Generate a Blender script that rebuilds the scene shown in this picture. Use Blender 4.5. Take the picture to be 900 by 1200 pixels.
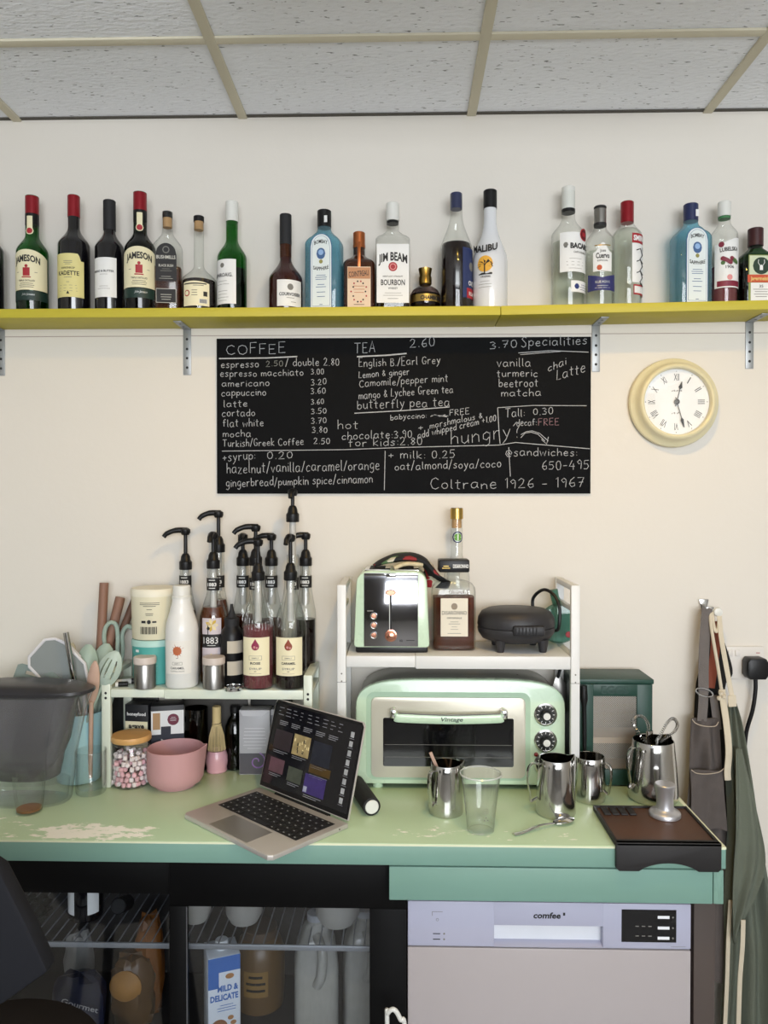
import bpy, bmesh, math, random
from mathutils import Vector, Matrix
for o in list(bpy.data.objects): bpy.data.objects.remove(o)
S = bpy.context.scene
COL = S.collection
R_ = math.radians
# ---------------------------------------------------------------- camera, world, lights, exposure
cd = bpy.data.cameras.new('camera'); cam = bpy.data.objects.new('camera', cd); COL.objects.link(cam)
cam.location = (0, 0, 1.6); cam.rotation_euler = (R_(89.2), 0, R_(1.4))
cd.sensor_fit = 'VERTICAL'; cd.sensor_height = 36; cd.lens = 27; cd.clip_start = .02
S.camera = cam
S.view_settings.view_transform = 'Standard'; S.view_settings.look = 'None'
S.view_settings.gamma = 1; S.view_settings.use_curve_mapping = False
S.view_settings.exposure = 0.0
S.cycles.transparent_max_bounces = 32
S.cycles.max_bounces = 10
S.cycles.sample_clamp_indirect = 4
w = bpy.data.worlds.new('sky'); S.world = w; w.use_nodes = True
wb = w.node_tree.nodes['Background']; wb.inputs[0].default_value = (.72, .83, 1, 1); wb.inputs[1].default_value = 1.0
def area(name, loc, target, sx, sy, power, col):
    l = bpy.data.lights.new(name, 'AREA'); l.shape = 'RECTANGLE'; l.size = sx; l.size_y = sy; l.energy = power; l.color = col
    o = bpy.data.objects.new(name, l); COL.objects.link(o); o.location = loc
    o.rotation_euler = (Vector(target) - Vector(loc)).to_track_quat('-Z', 'Y').to_euler(); return o
area('window_daylight', (.7, -2.7, 1.75), (.3, 2, 4.2), 2.4, 1.4, 146, (.94, .97, 1))
l = bpy.data.lights.new('ceiling_spotlight', 'SPOT'); l.energy = 25; l.color = (1, .60, .12); l.shadow_soft_size = .035; l.spot_size = R_(150); l.spot_blend = .5
o = bpy.data.objects.new('ceiling_spotlight', l); COL.objects.link(o); o.location = (.25, 1.05, 2.56)
o.rotation_euler = (Vector((.1, 1.75, 1.0)) - Vector(o.location)).to_track_quat('-Z', 'Y').to_euler()

# ---------------------------------------------------------------- materials
def lin(h):
    if isinstance(h, str):
        h = h.lstrip('#'); c = [int(h[i:i+2], 16)/255 for i in (0, 2, 4)]
        return tuple(x/12.92 if x <= .04045 else ((x+.055)/1.055)**2.4 for x in c)
    return tuple(h)
MC = {}
def mat(name, col, rough=.5, metal=0., noise=.06, scale=18., bump=0., bscale=120., coat=0., stretch=(1, 1, 1), emit=0., rnoise=.05, spec=.5):
    if name in MC: return MC[name]
    m = bpy.data.materials.new(name); m.use_nodes = True; nt = m.node_tree; N = nt.nodes; L = nt.links
    b = N['Principled BSDF']; c = lin(col)
    tc = N.new('ShaderNodeTexCoord'); mp = N.new('ShaderNodeMapping'); mp.inputs['Scale'].default_value = stretch
    L.new(tc.outputs['Object'], mp.inputs[0])
    nz = N.new('ShaderNodeTexNoise'); nz.inputs['Scale'].default_value = scale; nz.inputs['Detail'].default_value = 4
    L.new(mp.outputs[0], nz.inputs[0])
    mx = N.new('ShaderNodeMix'); mx.data_type = 'RGBA'
    mx.inputs[6].default_value = (*[x*(1-noise) for x in c], 1); mx.inputs[7].default_value = (*[min(1, x*(1+noise)) for x in c], 1)
    L.new(nz.outputs[0], mx.inputs[0]); L.new(mx.outputs[2], b.inputs['Base Color'])
    mr = N.new('ShaderNodeMapRange'); mr.inputs[3].default_value = max(0, rough-rnoise); mr.inputs[4].default_value = min(1, rough+rnoise)
    L.new(nz.outputs[0], mr.inputs[0]); L.new(mr.outputs[0], b.inputs['Roughness'])
    b.inputs['Metallic'].default_value = metal; b.inputs['Specular IOR Level'].default_value = spec; b.inputs['Coat Weight'].default_value = coat
    if emit:
        L.new(mx.outputs[2], b.inputs['Emission Color']); b.inputs['Emission Strength'].default_value = emit
    if bump:
        n2 = N.new('ShaderNodeTexNoise'); n2.inputs['Scale'].default_value = bscale; n2.inputs['Detail'].default_value = 3
        L.new(mp.outputs[0], n2.inputs[0])
        bp = N.new('ShaderNodeBump'); bp.inputs['Strength'].default_value = bump; bp.inputs['Distance'].default_value = .003
        L.new(n2.outputs[0], bp.inputs['Height']); L.new(bp.outputs[0], b.inputs['Normal'])
    MC[name] = m; return m
def glass(name, tint, edge=.55, refl=.55, rough=.02, haze=0.):
    """thin clear wall: straight-through light, darker and shinier at grazing angles"""
    if name in MC: return MC[name]
    m = bpy.data.materials.new(name); m.use_nodes = True; nt = m.node_tree; N = nt.nodes; L = nt.links
    N.remove(N['Principled BSDF']); out = N['Material Output']; c = lin(tint)
    lw = N.new('ShaderNodeLayerWeight'); lw.inputs[0].default_value = .5
    p = N.new('ShaderNodeMath'); p.operation = 'POWER'; p.inputs[1].default_value = 3; L.new(lw.outputs['Facing'], p.inputs[0])
    mx = N.new('ShaderNodeMix'); mx.data_type = 'RGBA'; mx.inputs[6].default_value = (*c, 1); mx.inputs[7].default_value = (*[x*edge for x in c], 1)
    nz = N.new('ShaderNodeTexNoise'); nz.inputs['Scale'].default_value = 9
    L.new(p.outputs[0], mx.inputs[0])
    t = N.new('ShaderNodeBsdfTransparent'); L.new(mx.outputs[2], t.inputs[0])
    g = N.new('ShaderNodeBsdfGlossy'); g.inputs['Roughness'].default_value = rough
    ma = N.new('ShaderNodeMath'); ma.operation = 'MULTIPLY_ADD'; ma.inputs[1].default_value = refl; ma.inputs[2].default_value = .05
    L.new(p.outputs[0], ma.inputs[0])
    ms = N.new('ShaderNodeMixShader'); L.new(ma.outputs[0], ms.inputs[0]); L.new(t.outputs[0], ms.inputs[1]); L.new(g.outputs[0], ms.inputs[2])
    last = ms
    if haze:
        d = N.new('ShaderNodeBsdfDiffuse'); d.inputs[0].default_value = (*c, 1)
        m2 = N.new('ShaderNodeMixShader')
        mr = N.new('ShaderNodeMapRange'); mr.inputs[3].default_value = haze*.85; mr.inputs[4].default_value = min(1, haze*1.15); L.new(nz.outputs[0], mr.inputs[0])
        L.new(mr.outputs[0], m2.inputs[0]); L.new(ms.outputs[0], m2.inputs[1]); L.new(d.outputs[0], m2.inputs[2]); last = m2
    L.new(last.outputs[0], out.inputs[0]); MC[name] = m; return m

# ---------------------------------------------------------------- mesh builder
_TX = {}
def textmesh(s, bold=0.):
    k = (s, bold)
    if k in _TX: return _TX[k]
    cu = bpy.data.curves.new('t', 'FONT'); cu.body = s; cu.size = 1; cu.offset = bold; cu.resolution_u = 2
    ob = bpy.data.objects.new('t', cu); COL.objects.link(ob)
    dg = bpy.context.evaluated_depsgraph_get(); me = bpy.data.meshes.new_from_object(ob.evaluated_get(dg))
    vs = [(v.co.x, v.co.y) for v in me.vertices]; fs = [list(p.vertices) for p in me.polygons]
    bpy.data.objects.remove(ob); bpy.data.curves.remove(cu); bpy.data.meshes.remove(me)
    x0 = min(v[0] for v in vs); x1 = max(v[0] for v in vs)
    _TX[k] = ([((x-(x0+x1)/2)/.73, y/.73) for x, y in vs], fs, (x1-x0)/.73); return _TX[k]
def flat(d): return lambda x, z, o=0: (x, -d-o, z)
def rnd(r): return lambda x, z, o=0: ((r+o)*math.sin(x/r), -(r+o)*math.cos(x/r), z)
def top(zz): return lambda x, y, o=0: (x, y, zz+o)
def rotT(ax, deg, at=(0, 0, 0)): return Matrix.Translation(at) @ Matrix.Rotation(R_(deg), 4, ax)
class MB:
    def __init__(s): s.v = []; s.f = []; s.mi = []; s.mats = []
    def m(s, mt):
        if mt not in s.mats: s.mats.append(mt)
        return s.mats.index(mt)
    def add(s, vs, fs, mt, T=None):
        o = len(s.v); k = s.m(mt)
        for v in vs: s.v.append(tuple(T @ Vector(v)) if T is not None else tuple(v))
        for f in fs: s.f.append([o+i for i in f]); s.mi.append(k)
        return s
    def box(s, x0, x1, y0, y1, z0, z1, mt, b=0., T=None, seg=2):
        bm = bmesh.new(); bmesh.ops.create_cube(bm, size=1)
        for v in bm.verts: v.co = Vector(((x0+x1)/2+v.co.x*(x1-x0), (y0+y1)/2+v.co.y*(y1-y0), (z0+z1)/2+v.co.z*(z1-z0)))
        if b: bmesh.ops.bevel(bm, geom=list(bm.edges), offset=b, segments=seg, profile=.5, affect='EDGES')
        bm.verts.index_update()
        s.add([v.co[:] for v in bm.verts], [[v.index for v in f.verts] for f in bm.faces], mt, T); bm.free(); return s
    def lathe(s, prof, mt, seg=28, T=None, cap=True):
        vs = []; fs = []; rings = []
        for p in prof:
            r, z = p[0], p[1]; n = p[2] if len(p) > 2 else 2; ky = p[3] if len(p) > 3 else 1
            if r < 1e-6: rings.append([len(vs)]); vs.append((0, 0, z)); continue
            rg = []
            for i in range(seg):
                a = 2*math.pi*(i+.5)/seg; c, q = math.cos(a), math.sin(a); e = 2/n
                rg.append(len(vs)); vs.append((r*math.copysign(abs(c)**e, c), r*ky*math.copysign(abs(q)**e, q), z))
            rings.append(rg)
        for a, b in zip(rings, rings[1:]):
            for i in range(seg):
                j = (i+1) % seg
                if len(a) == 1 and len(b) == 1: break
                if len(a) == 1: fs.append([a[0], b[j], b[i]])
                elif len(b) == 1: fs.append([a[i], a[j], b[0]])
                else: fs.append([a[i], a[j], b[j], b[i]])
        if cap:
            if len(rings[0]) > 1: fs.append(rings[0][::-1])
            if len(rings[-1]) > 1: fs.append(rings[-1][:])
        return s.add(vs, fs, mt, T)
    def tube(s, path, r, mt, seg=8, closed=False, T=None, hint=None, kx=1., ky=1.):
        P = [Vector(p) for p in path]; n = len(P); vs = []; fs = []; u = None
        for i in range(n):
            a = P[(i-1) % n] if (closed or i > 0) else P[i]; b = P[(i+1) % n] if (closed or i < n-1) else P[i]
            t = (b-a); t = t.normalized() if t.length > 1e-9 else Vector((0, 0, 1))
            h = Vector(hint) if hint else (u if u is not None else (Vector((0, 0, 1)) if abs(t.z) < .9 else Vector((1, 0, 0))))
            u = h - t*h.dot(t); u = u.normalized() if u.length > 1e-6 else t.orthogonal().normalized(); w_ = t.cross(u)
            rr = r[i] if isinstance(r, (list, tuple)) else r
            for k in range(seg):
                g = 2*math.pi*(k+.5)/seg; vs.append(tuple(P[i]+u*(rr*ky*math.cos(g))+w_*(rr*kx*math.sin(g))))
        for i in range(n if closed else n-1):
            a = i*seg; b = ((i+1) % n)*seg
            for k in range(seg): j = (k+1) % seg; fs.append([a+k, a+j, b+j, b+k])
        if not closed: fs.append(list(range(seg))[::-1]); fs.append([(n-1)*seg+k for k in range(seg)])
        return s.add(vs, fs, mt, T)
    def prism(s, poly, d0, d1, mt, axis='y', T=None, bev=0.):
        n = len(poly)
        def f(p, d): return {'y': (p[0], d, p[1]), 'x': (d, p[0], p[1]), 'z': (p[0], p[1], d)}[axis]
        vs = [f(p, d0) for p in poly]+[f(p, d1) for p in poly]
        fs = [list(range(n)), list(range(n, 2*n))[::-1]]+[[i, (i+1) % n, n+(i+1) % n, n+i] for i in range(n)]
        if bev:
            bm = bmesh.new(); bv = [bm.verts.new(v) for v in vs]
            for q in fs: bm.faces.new([bv[i] for i in q])
            bmesh.ops.recalc_face_normals(bm, faces=bm.faces)
            ed = [e for e in bm.edges if len(e.link_faces) == 2 and e.calc_face_angle(0) > .9]
            bmesh.ops.bevel(bm, geom=ed, offset=bev, segments=2, profile=.5, affect='EDGES'); bm.verts.index_update()
            vs = [v.co[:] for v in bm.verts]; fs = [[v.index for v in q.verts] for q in bm.faces]; bm.free()
        return s.add(vs, fs, mt, T)
    def patch(s, mp, x0, x1, lo, hi, mt, n=1, off=.0006, T=None, solid=False):
        lo_ = lo if callable(lo) else (lambda x: lo); hi_ = hi if callable(hi) else (lambda x: hi); vs = []; fs = []
        for i in range(n+1):
            x = x0+(x1-x0)*i/n; vs += [mp(x, lo_(x), off), mp(x, hi_(x), off)]
        for i in range(n): fs.append([2*i, 2*i+2, 2*i+3, 2*i+1])
        if solid:
            k = len(vs)
            for i in range(n+1):
                x = x0+(x1-x0)*i/n; vs += [mp(x, lo_(x), -.0002), mp(x, hi_(x), -.0002)]
            for i in range(n): a = 2*i; fs += [[k+a, k+a+1, k+a+3, k+a+2], [a, a+2, k+a+2, k+a], [a+1, k+a+1, k+a+3, a+3]]
            fs += [[0, 1, k+1, k], [2*n, k+2*n, k+2*n+1, 2*n+1]]
        return s.add(vs, fs, mt, T)
    def disc(s, mp, x, z, r, mt, n=12, off=.0009, rz=None, T=None):
        rz = rz or r
        h = lambda q: rz*math.sqrt(max(0, 1-((q-x)/r)**2))
        return s.patch(mp, x-r, x+r, lambda q: z-h(q), lambda q: z+h(q), mt, n, off, T)
    def text(s, mp, st, x, z, size, mt, width=None, off=.0012, arc=0., bold=.012, shear=0., rot=0., T=None):
        vs, fs, wd = textmesh(st, bold); k = width/wd if width else size; c, q = math.cos(R_(rot)), math.sin(R_(rot))
        out = []
        for a, b in vs:
            px, pz = a*k+shear*b*size, b*size; px, pz = px*c-pz*q, px*q+pz*c
            out.append(mp(x+px, z+pz-arc*px*px, off))
        return s.add(out, fs, mt, T)
    def lines(s, mp, x, z, wd, n, pitch, mt, h=.0012, off=.0011, seed=1):
        r = random.Random(seed)
        for i in range(n):
            q = wd*(.6+.4*r.random())/2; zz = z-i*pitch; s.patch(mp, x-q, x+q, zz, zz+h, mt, 3, off)
        return s
    def build(s, name, parent=None, loc=(0, 0, 0), rot=(0, 0, 0), ang=38):
        me = bpy.data.meshes.new(name); me.from_pydata(s.v, [], s.f)
        for m_ in s.mats: me.materials.append(m_)
        me.polygons.foreach_set('material_index', s.mi)
        bm = bmesh.new(); bm.from_mesh(me); bmesh.ops.recalc_face_normals(bm, faces=bm.faces); bm.to_mesh(me); bm.free()
        me.polygons.foreach_set('use_smooth', [True]*len(me.polygons)); me.set_sharp_from_angle(angle=R_(ang)); me.update()
        o = bpy.data.objects.new(name, me); COL.objects.link(o); o.location = loc; o.rotation_euler = rot
        if parent: o.parent = parent
        return o
def tag(o, label, cat, group=None, kind=None):
    o['label'] = label; o['category'] = cat
    if group: o['group'] = group
    if kind: o['kind'] = kind
    return o
def thing(name, label, cat, loc, rz=0, group=None):
    o = bpy.data.objects.new(name, None); COL.objects.link(o); o.empty_display_size = .05
    o.location = loc; o.rotation_euler = (0, 0, R_(rz)); return tag(o, label, cat, group)
def struct(o, label=None):
    o['kind'] = 'structure'
    if label: o['label'] = label
    return o
def arc_pts(cx, cz, r, a0, a1, n, y=None):
    p = [(cx+r*math.cos(R_(a0+(a1-a0)*i/n)), cz+r*math.sin(R_(a0+(a1-a0)*i/n))) for i in range(n+1)]
    return p if y is None else [(x, y, z) for x, z in p]
def smoothpath(pts, n=6):
    P = [Vector(p) for p in pts]; P = [P[0]*2-P[1]]+P+[P[-1]*2-P[-2]]; out = []
    for i in range(1, len(P)-2):
        a, b, c, d = P[i-1:i+3]
        for k in range(n):
            t = k/n; out.append(.5*((2*b)+(c-a)*t+(2*a-5*b+4*c-d)*t*t+(3*b-a-3*c+d)*t**3))
    out.append(P[-2]); return [tuple(p) for p in out]
def cloth(mb, rows, mt, nu=26, folds=3., ph=0., thick=.006, sub=5, seed=0):
    rr = smoothpath([r[:3] for r in rows], sub); r2 = smoothpath([(r[3], r[4], 0) for r in rows], sub); n = len(rr); vs = []; fs = []
    for side in (0, 1):
        for i in range(n):
            z, xl, xr = rr[i]; y, amp = r2[i][:2]; t = i/max(1, n-1)
            for j in range(nu+1):
                u = j/nu
                f = .5+.5*math.sin(2*math.pi*folds*(u+.05*math.sin(5*t+seed))+ph+1.3*math.sin(2.2*t+seed)) + .18*math.sin(17*u+9*t+seed)
                ed = min(1, 6*u, 6*(1-u)) if side else 1
                vs.append((xl+(xr-xl)*u, (y-amp*f) if not side else (y-amp*f+thick*ed), z+.004*math.sin(9*u+seed)*(t > .9)))
    W = nu+1; off = n*W
    for i in range(n-1):
        for j in range(nu):
            a = i*W+j; fs.append([a, a+1, a+W+1, a+W]); fs.append([off+a, off+a+W, off+a+W+1, off+a+1])
        for a in (i*W, i*W+nu): fs.append([a, a+W, off+a+W, off+a])
    for j in range(nu):
        fs.append([j, j+1, off+j+1, off+j]); a = (n-1)*W+j; fs.append([a, a+1, off+a+1, off+a])
    return mb.add(vs, fs, mt)

# shared materials
WHITE = mat('white_paint', '#dcdcd6', .4); CREAM = mat('cream_label', '#e9e0bd', .6); PAPER = mat('white_label', '#e6e6e4', .6)
BLK = mat('black_plastic', '#111113', .4, noise=.1, spec=.35); INK = mat('black_ink', '#1c1b1c', .6); BLKM = mat('black_matte', '#1b1b1e', .7)
STEEL = mat('polished_steel', '#c9c7c4', .12, 1, noise=.03, rnoise=.03); BRUSH = mat('brushed_steel', '#9c9a96', .32, 1, noise=.12, scale=60, stretch=(1, 1, .06))
CHROME = mat('chrome', '#d4d4d4', .07, 1, noise=.02, rnoise=.02); GOLD = mat('gold_foil', '#b99a54', .3, 1); COPPER = mat('copper_foil', '#b0663c', .35, .8)
ROSEGOLD = mat('rose_gold', '#d99a80', .22, 1); RED = mat('red_print', '#a3202a', .5); REDCAP = mat('red_foil', '#8c1622', .3, .3); BLUEINK = mat('blue_print', '#26346f', .5)
GREYINK = mat('grey_print', '#77756f', .6); BAMBOO = mat('bamboo', '#d3a264', .45, noise=.18, scale=14, stretch=(1, 8, 1)); CORK = mat('cork', '#b58f62', .8, noise=.2, scale=60)
WOOD = mat('utensil_wood', '#8a6755', .6, noise=.2, scale=14, stretch=(3, 3, .3)); WOODP = mat('pale_wood', '#bf9f8c', .6, noise=.15, scale=14, stretch=(3, 3, .3))
MINT = mat('mint_enamel', '#c8dfc4', .28, noise=.02, coat=.3); SAGE = mat('sage_silicone', '#9fb0a2', .55, noise=.05); BLUECROCK = mat('light_blue_glaze', '#a6cfd6', .3, noise=.04, coat=.2)
PINK = mat('dusty_pink_silicone', '#cf8f8f', .6, noise=.04)
CLEAR = glass('clear_glass', (.975, .985, .975), .68, .5); CLEARP = glass('clear_plastic', (.975, .98, .975), .75, .5, .05, .02); SMOKE = glass('smoked_plastic', (.30, .29, .31), .5, .4, .06, .18)
GREENG = glass('green_glass', (.10, .42, .13), .4, .5); DKGREENG = glass('dark_green_glass', (.03, .13, .05), .4, .5); BLUEG = glass('blue_glass', (.42, .72, .82), .5, .5, .03, .12); AMBERG = glass('amber_glass', (.45, .18, .05), .5, .5)
DARKW = mat('dark_wine_glass', '#0c0b0f', .12, noise=.05, coat=.5, rnoise=.03); WHISKY = mat('amber_spirit', '#54280f', .15, noise=.05); COLA = mat('dark_spirit', '#160b0c', .12, noise=.05)
BROWNL = glass('amber_liquid', (.36, .12, .05), .6, .3, .05, .1); PURPL = glass('plum_liquid', (.30, .09, .10), .7, .2, .1, .5); PALEL = glass('pale_spirit', (.93, .955, .92), .8, .3)

# ---------------------------------------------------------------- setting
WALLM = mat('painted_wall', '#dcd7ce', .75, noise=.015, scale=5, bump=.12, bscale=60)
WALLO = mat('plain_wall', '#bcb8b0', .8, noise=.02, scale=5); WALLF = mat('dark_front_wall', '#6b6762', .8, noise=.03, scale=5)
FLOORM = mat('grey_vinyl_floor', '#8d8880', .5, noise=.08, scale=6)
TILE = mat('ceiling_tile', '#eff2f8', .9, noise=.05, scale=70, bump=.9, bscale=85, stretch=(.6, 1.3, 1))
def fissures(m):
    N = m.node_tree.nodes; L = m.node_tree.links; b = N['Principled BSDF']; src = b.inputs['Base Color'].links[0].from_socket
    tc = N.new('ShaderNodeTexCoord'); mp = N.new('ShaderNodeMapping'); mp.inputs['Scale'].default_value = (.45, 1.5, 1); L.new(tc.outputs['Object'], mp.inputs[0])
    n = N.new('ShaderNodeTexNoise'); n.inputs['Scale'].default_value = 105; n.inputs['Detail'].default_value = 2; L.new(mp.outputs[0], n.inputs[0])
    r = N.new('ShaderNodeMapRange'); r.inputs[1].default_value = .66; r.inputs[2].default_value = .72; L.new(n.outputs[0], r.inputs[0])
    x = N.new('ShaderNodeMix'); x.data_type = 'RGBA'; x.inputs[7].default_value = (*lin('#85868a'), 1); L.new(r.outputs[0], x.inputs[0]); L.new(src, x.inputs[6]); L.new(x.outputs[2], b.inputs['Base Color'])
fissures(TILE)
GRID = mat('ceiling_grid_metal', '#d3cdb8', .6, noise=.03)
W0, W1, YB, YW, HC = -2.3, 2.1, -3.0, 2.025, 2.612
struct(MB().box(W0-.1, W1+.1, YW, YW+.1, 0, HC+.1, WALLM).build('wall_back'), 'cream painted wall behind the counter')
struct(MB().box(W0-.1, W0, YB, YW, 0, HC, WALLO).build('wall_left')); struct(MB().box(W1, W1+.1, YB, YW, 0, HC, WALLO).build('wall_right'))
mb = MB()
for a in ((W0, -.6, 0, HC), (2.0, W1, 0, HC), (-.6, 2.0, 0, 1.1), (-.6, 2.0, 2.55, HC)): mb.box(a[0], a[1], YB-.1, YB, a[2], a[3], WALLF)
struct(mb.build('wall_front'))
mb = MB()
for x in (-.6, .7, 1.94): mb.box(x, x+.06, YB-.08, YB-.02, 1.1, 2.55, WHITE)
mb.box(-.6, 2., YB-.08, YB-.02, 1.1, 1.16, WHITE); mb.box(-.6, 2., YB-.08, YB-.02, 2.49, 2.55, WHITE)
struct(mb.build('window_1'))
struct(MB().box(W0-.1, W1+.1, YB-.1, YW+.1, -.1, 0, FLOORM).build('floor'))
struct(MB().box(W0-.1, W1+.1, YB-.1, YW, HC, HC+.1, TILE).build('ceiling'), 'suspended ceiling of speckled white tiles')
k = 0
gx0 = -0.4210
for i in range(-3, 4):
    x = gx0+.6*i+.01*(i == 2)
    if W0 < x < W1: k += 1; struct(MB().box(x-.012, x+.012, YB, YW, HC-.007, HC, GRID, .0015).build('trim_%d' % k))
for y in (1.685, 1.085, .485, -.115, -.715, -1.315, -1.915, -2.515):
    k += 1; struct(MB().box(W0, W1, y-.012, y+.012, HC-.006, HC, GRID, .0015).build('trim_%d' % k))
k += 1; struct(MB().box(W0, W1, YW-.012, YW, HC-.003, HC-.0005, mat('ceiling_edge_gap', '#55524b', .8)).build('trim_%d' % k))
k += 1; struct(MB().box(W0, W1, YW-.0012, YW, 2.0365, 2.0382, mat('wall_joint', '#a99a92', .8)).build('trim_%d' % k))
# unseen baffle strip, added to keep the ceiling spotlight off the upper wall
t = thing('ceiling_spotlight', 'white ceiling spotlight housing with an added, unseen shade above the counter', 'ceiling light', (.25, 1.05, HC))
MB().box(-.09, .09, -.07, .06, -.02, 0, WHITE, .003).build('base_plate', t)
MB().box(-.55, .55, .118, .122, -.117, 0, WHITE).build('baffle', t)

# ---------------------------------------------------------------- counter
def counter_mat():
    m = bpy.data.materials.new('worn_green_paint'); m.use_nodes = True; N = m.node_tree.nodes; L = m.node_tree.links; b = N['Principled BSDF']
    tc = N.new('ShaderNodeTexCoord'); sp = N.new('ShaderNodeSeparateXYZ'); L.new(tc.outputs['Object'], sp.inputs[0])
    nz = N.new('ShaderNodeTexNoise'); nz.inputs['Scale'].default_value = 38; nz.inputs['Detail'].default_value = 8; nz.inputs['Roughness'].default_value = .75
    mp = N.new('ShaderNodeMapping'); mp.inputs['Scale'].default_value = (.55, 1.3, 1); L.new(tc.outputs['Object'], mp.inputs[0]); L.new(mp.outputs[0], nz.inputs[0])
    def blob(cx, cy, rx, ry, k):
        out = None
        for src, c, r in (('X', cx, rx), ('Y', cy, ry)):
            a = N.new('ShaderNodeMath'); a.operation = 'SUBTRACT'; a.inputs[1].default_value = c; L.new(sp.outputs[src], a.inputs[0])
            d = N.new('ShaderNodeMath'); d.operation = 'DIVIDE'; d.inputs[1].default_value = r; L.new(a.outputs[0], d.inputs[0])
            q = N.new('ShaderNodeMath'); q.operation = 'POWER'; q.inputs[1].default_value = 2; L.new(d.outputs[0], q.inputs[0])
            if out is None: out = q
            else:
                s_ = N.new('ShaderNodeMath'); s_.operation = 'ADD'; L.new(out.outputs[0], s_.inputs[0]); L.new(q.outputs[0], s_.inputs[1]); out = s_
        e = N.new('ShaderNodeMath'); e.operation = 'MULTIPLY_ADD'; e.inputs[1].default_value = -k; e.inputs[2].default_value = k; e.use_clamp = True; L.new(out.outputs[0], e.inputs[0]); return e
    bl = [blob(-.655, 1.592, .2, .062, .33), blob(-.75, 1.572, .4, .022, .24), blob(.08, 1.60, .16, .07, .17), blob(.3, 1.6, .2, .08, .13), blob(-.9, 1.63, .25, .08, .16)]
    acc = bl[0]
    for q in bl[1:]:
        mxx = N.new('ShaderNodeMath'); mxx.operation = 'MAXIMUM'; L.new(acc.outputs[0], mxx.inputs[0]); L.new(q.outputs[0], mxx.inputs[1]); acc = mxx
    ad = N.new('ShaderNodeMath'); ad.operation = 'ADD'; L.new(acc.outputs[0], ad.inputs[0]); L.new(nz.outputs[0], ad.inputs[1])
    th = N.new('ShaderNodeMapRange'); th.inputs[1].default_value = .72; th.inputs[2].default_value = .745; L.new(ad.outputs[0], th.inputs[0])
    n2 = N.new('ShaderNodeTexNoise'); n2.inputs['Scale'].default_value = 5; L.new(tc.outputs['Object'], n2.inputs[0])
    g = N.new('ShaderNodeMix'); g.data_type = 'RGBA'; g.inputs[6].default_value = (*lin('#bad3ae'), 1); g.inputs[7].default_value = (*lin('#c4d9b4'), 1); L.new(n2.outputs[0], g.inputs[0])
    mx = N.new('ShaderNodeMix'); mx.data_type = 'RGBA'; mx.inputs[7].default_value = (*lin('#fbf8ec'), 1); L.new(th.outputs[0], mx.inputs[0]); L.new(g.outputs[2], mx.inputs[6])
    L.new(mx.outputs[2], b.inputs['Base Color']); b.inputs['Roughness'].default_value = .3
    return m
CTOP = counter_mat(); CFRONT = mat('green_paint_dimmed', '#789d90', .45, noise=.05, scale=9, stretch=(.4, 1, 4)); EDGE = mat('worn_pale_edge', '#dfe3c4', .6, noise=.1)  # front green: worktop paint with its dimmer, cooler light put into the colour
ZC = .903; CX1 = .651; CY0 = 1.553
t = thing('countertop', 'mint green painted wooden worktop with worn cream patches along its front', 'countertop', (0, 0, 0))
MB().box(-1.6, CX1, CY0+.001, 2.02, ZC-.004, ZC, CTOP, .001).build('worktop_surface', t)
mb = MB(); mb.box(-1.6, CX1, CY0, 2.02, ZC-.044, ZC-.004, CFRONT, .0015); mb.box(-1.6, CX1-.001, CY0-.0004, CY0+.003, ZC-.0045, ZC-.001, EDGE); mb.box(CX1-.008, CX1+.0005, CY0, 2.02, ZC-.004, ZC+.0004, EDGE)
mb.build('worktop_board', t)
MB().box(-0.0276, 0.6261, CY0+.002, CY0+.024, 0.7864, ZC-.0475, CFRONT, .002).build('front_rail', t)
EG = mat('painted_end_grain', '#7a9e8f', .6, noise=.22, scale=60, stretch=(4, 1, .7), bump=.5, bscale=90)
MB().box(0.6271, 0.6472, CY0+.001, 2.0, 0.7872, ZC-.0475, EG, .0015).build('side_rail', t)
BROWNP = mat('dark_brown_board', '#4a403b', .7, noise=.12, scale=12, stretch=(1, 1, .3))
tag(MB().box(.6, .643, 1.585, 2.0, 0, 0.7837-.001, BROWNP, .001).build('end_panel'), 'dark brown upright panel under the counter, right of the dishwasher', 'panel')

# ---------------------------------------------------------------- yellow shelf
YEL = mat('yellow_paint', '#b9ad33', .55, noise=.07, scale=25, stretch=(.4, 1, 2), bump=.15, bscale=80)
SY0 = 1.895; ZS = 2.079; KX = .24
def zs(x): return ZS if x < KX else ZS+(x-KX)*.0155
tag(MB().box(-1.5, KX-.0005, SY0, 2.024, ZS-.0225, ZS, YEL, .0015).build('shelf_board'), 'long yellow painted shelf board holding the bottles above the menu board, left length', 'shelf')
o = tag(MB().box(.0005, 1.1, SY0, 2.024, -.0225, 0, YEL, .0015).build('shelf_board', None, (KX, 0, ZS), (0, -math.atan(.0155), 0)), 'yellow painted shelf board above the round clock, rising slightly to the right', 'shelf')
GALV = mat('galvanised_steel', '#9ea1a2', .45, .6, noise=.08, scale=50); HOLE = mat('dark_hole', '#17171a', .7)
def bracket(x, label):
    z = zs(x)-.0228; t = thing('shelf_bracket', label, 'bracket', (x, 2.0245, z), 0, 'steel angle brackets under the shelf')
    mb = MB(); mb.box(-.0105, .0105, -.0025, 0, -.122, 0, GALV, .0008)
    for q in (.028, .054, .078, .103): mb.disc(flat(.0025), 0, -q, .0034, HOLE, 10, .0003)
    mb.build('wall_plate', t)
    mb = MB(); mb.box(-.0105, .0105, -.092, -.0026, -.0025, 0, GALV, .0008)
    for q in (.035, .065): mb.disc(lambda a, b, o=0: (a, -b, -.0025-o), 0, q, .0034, HOLE, 10, .0003)
    mb.build('arm', t)
    return t
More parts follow.
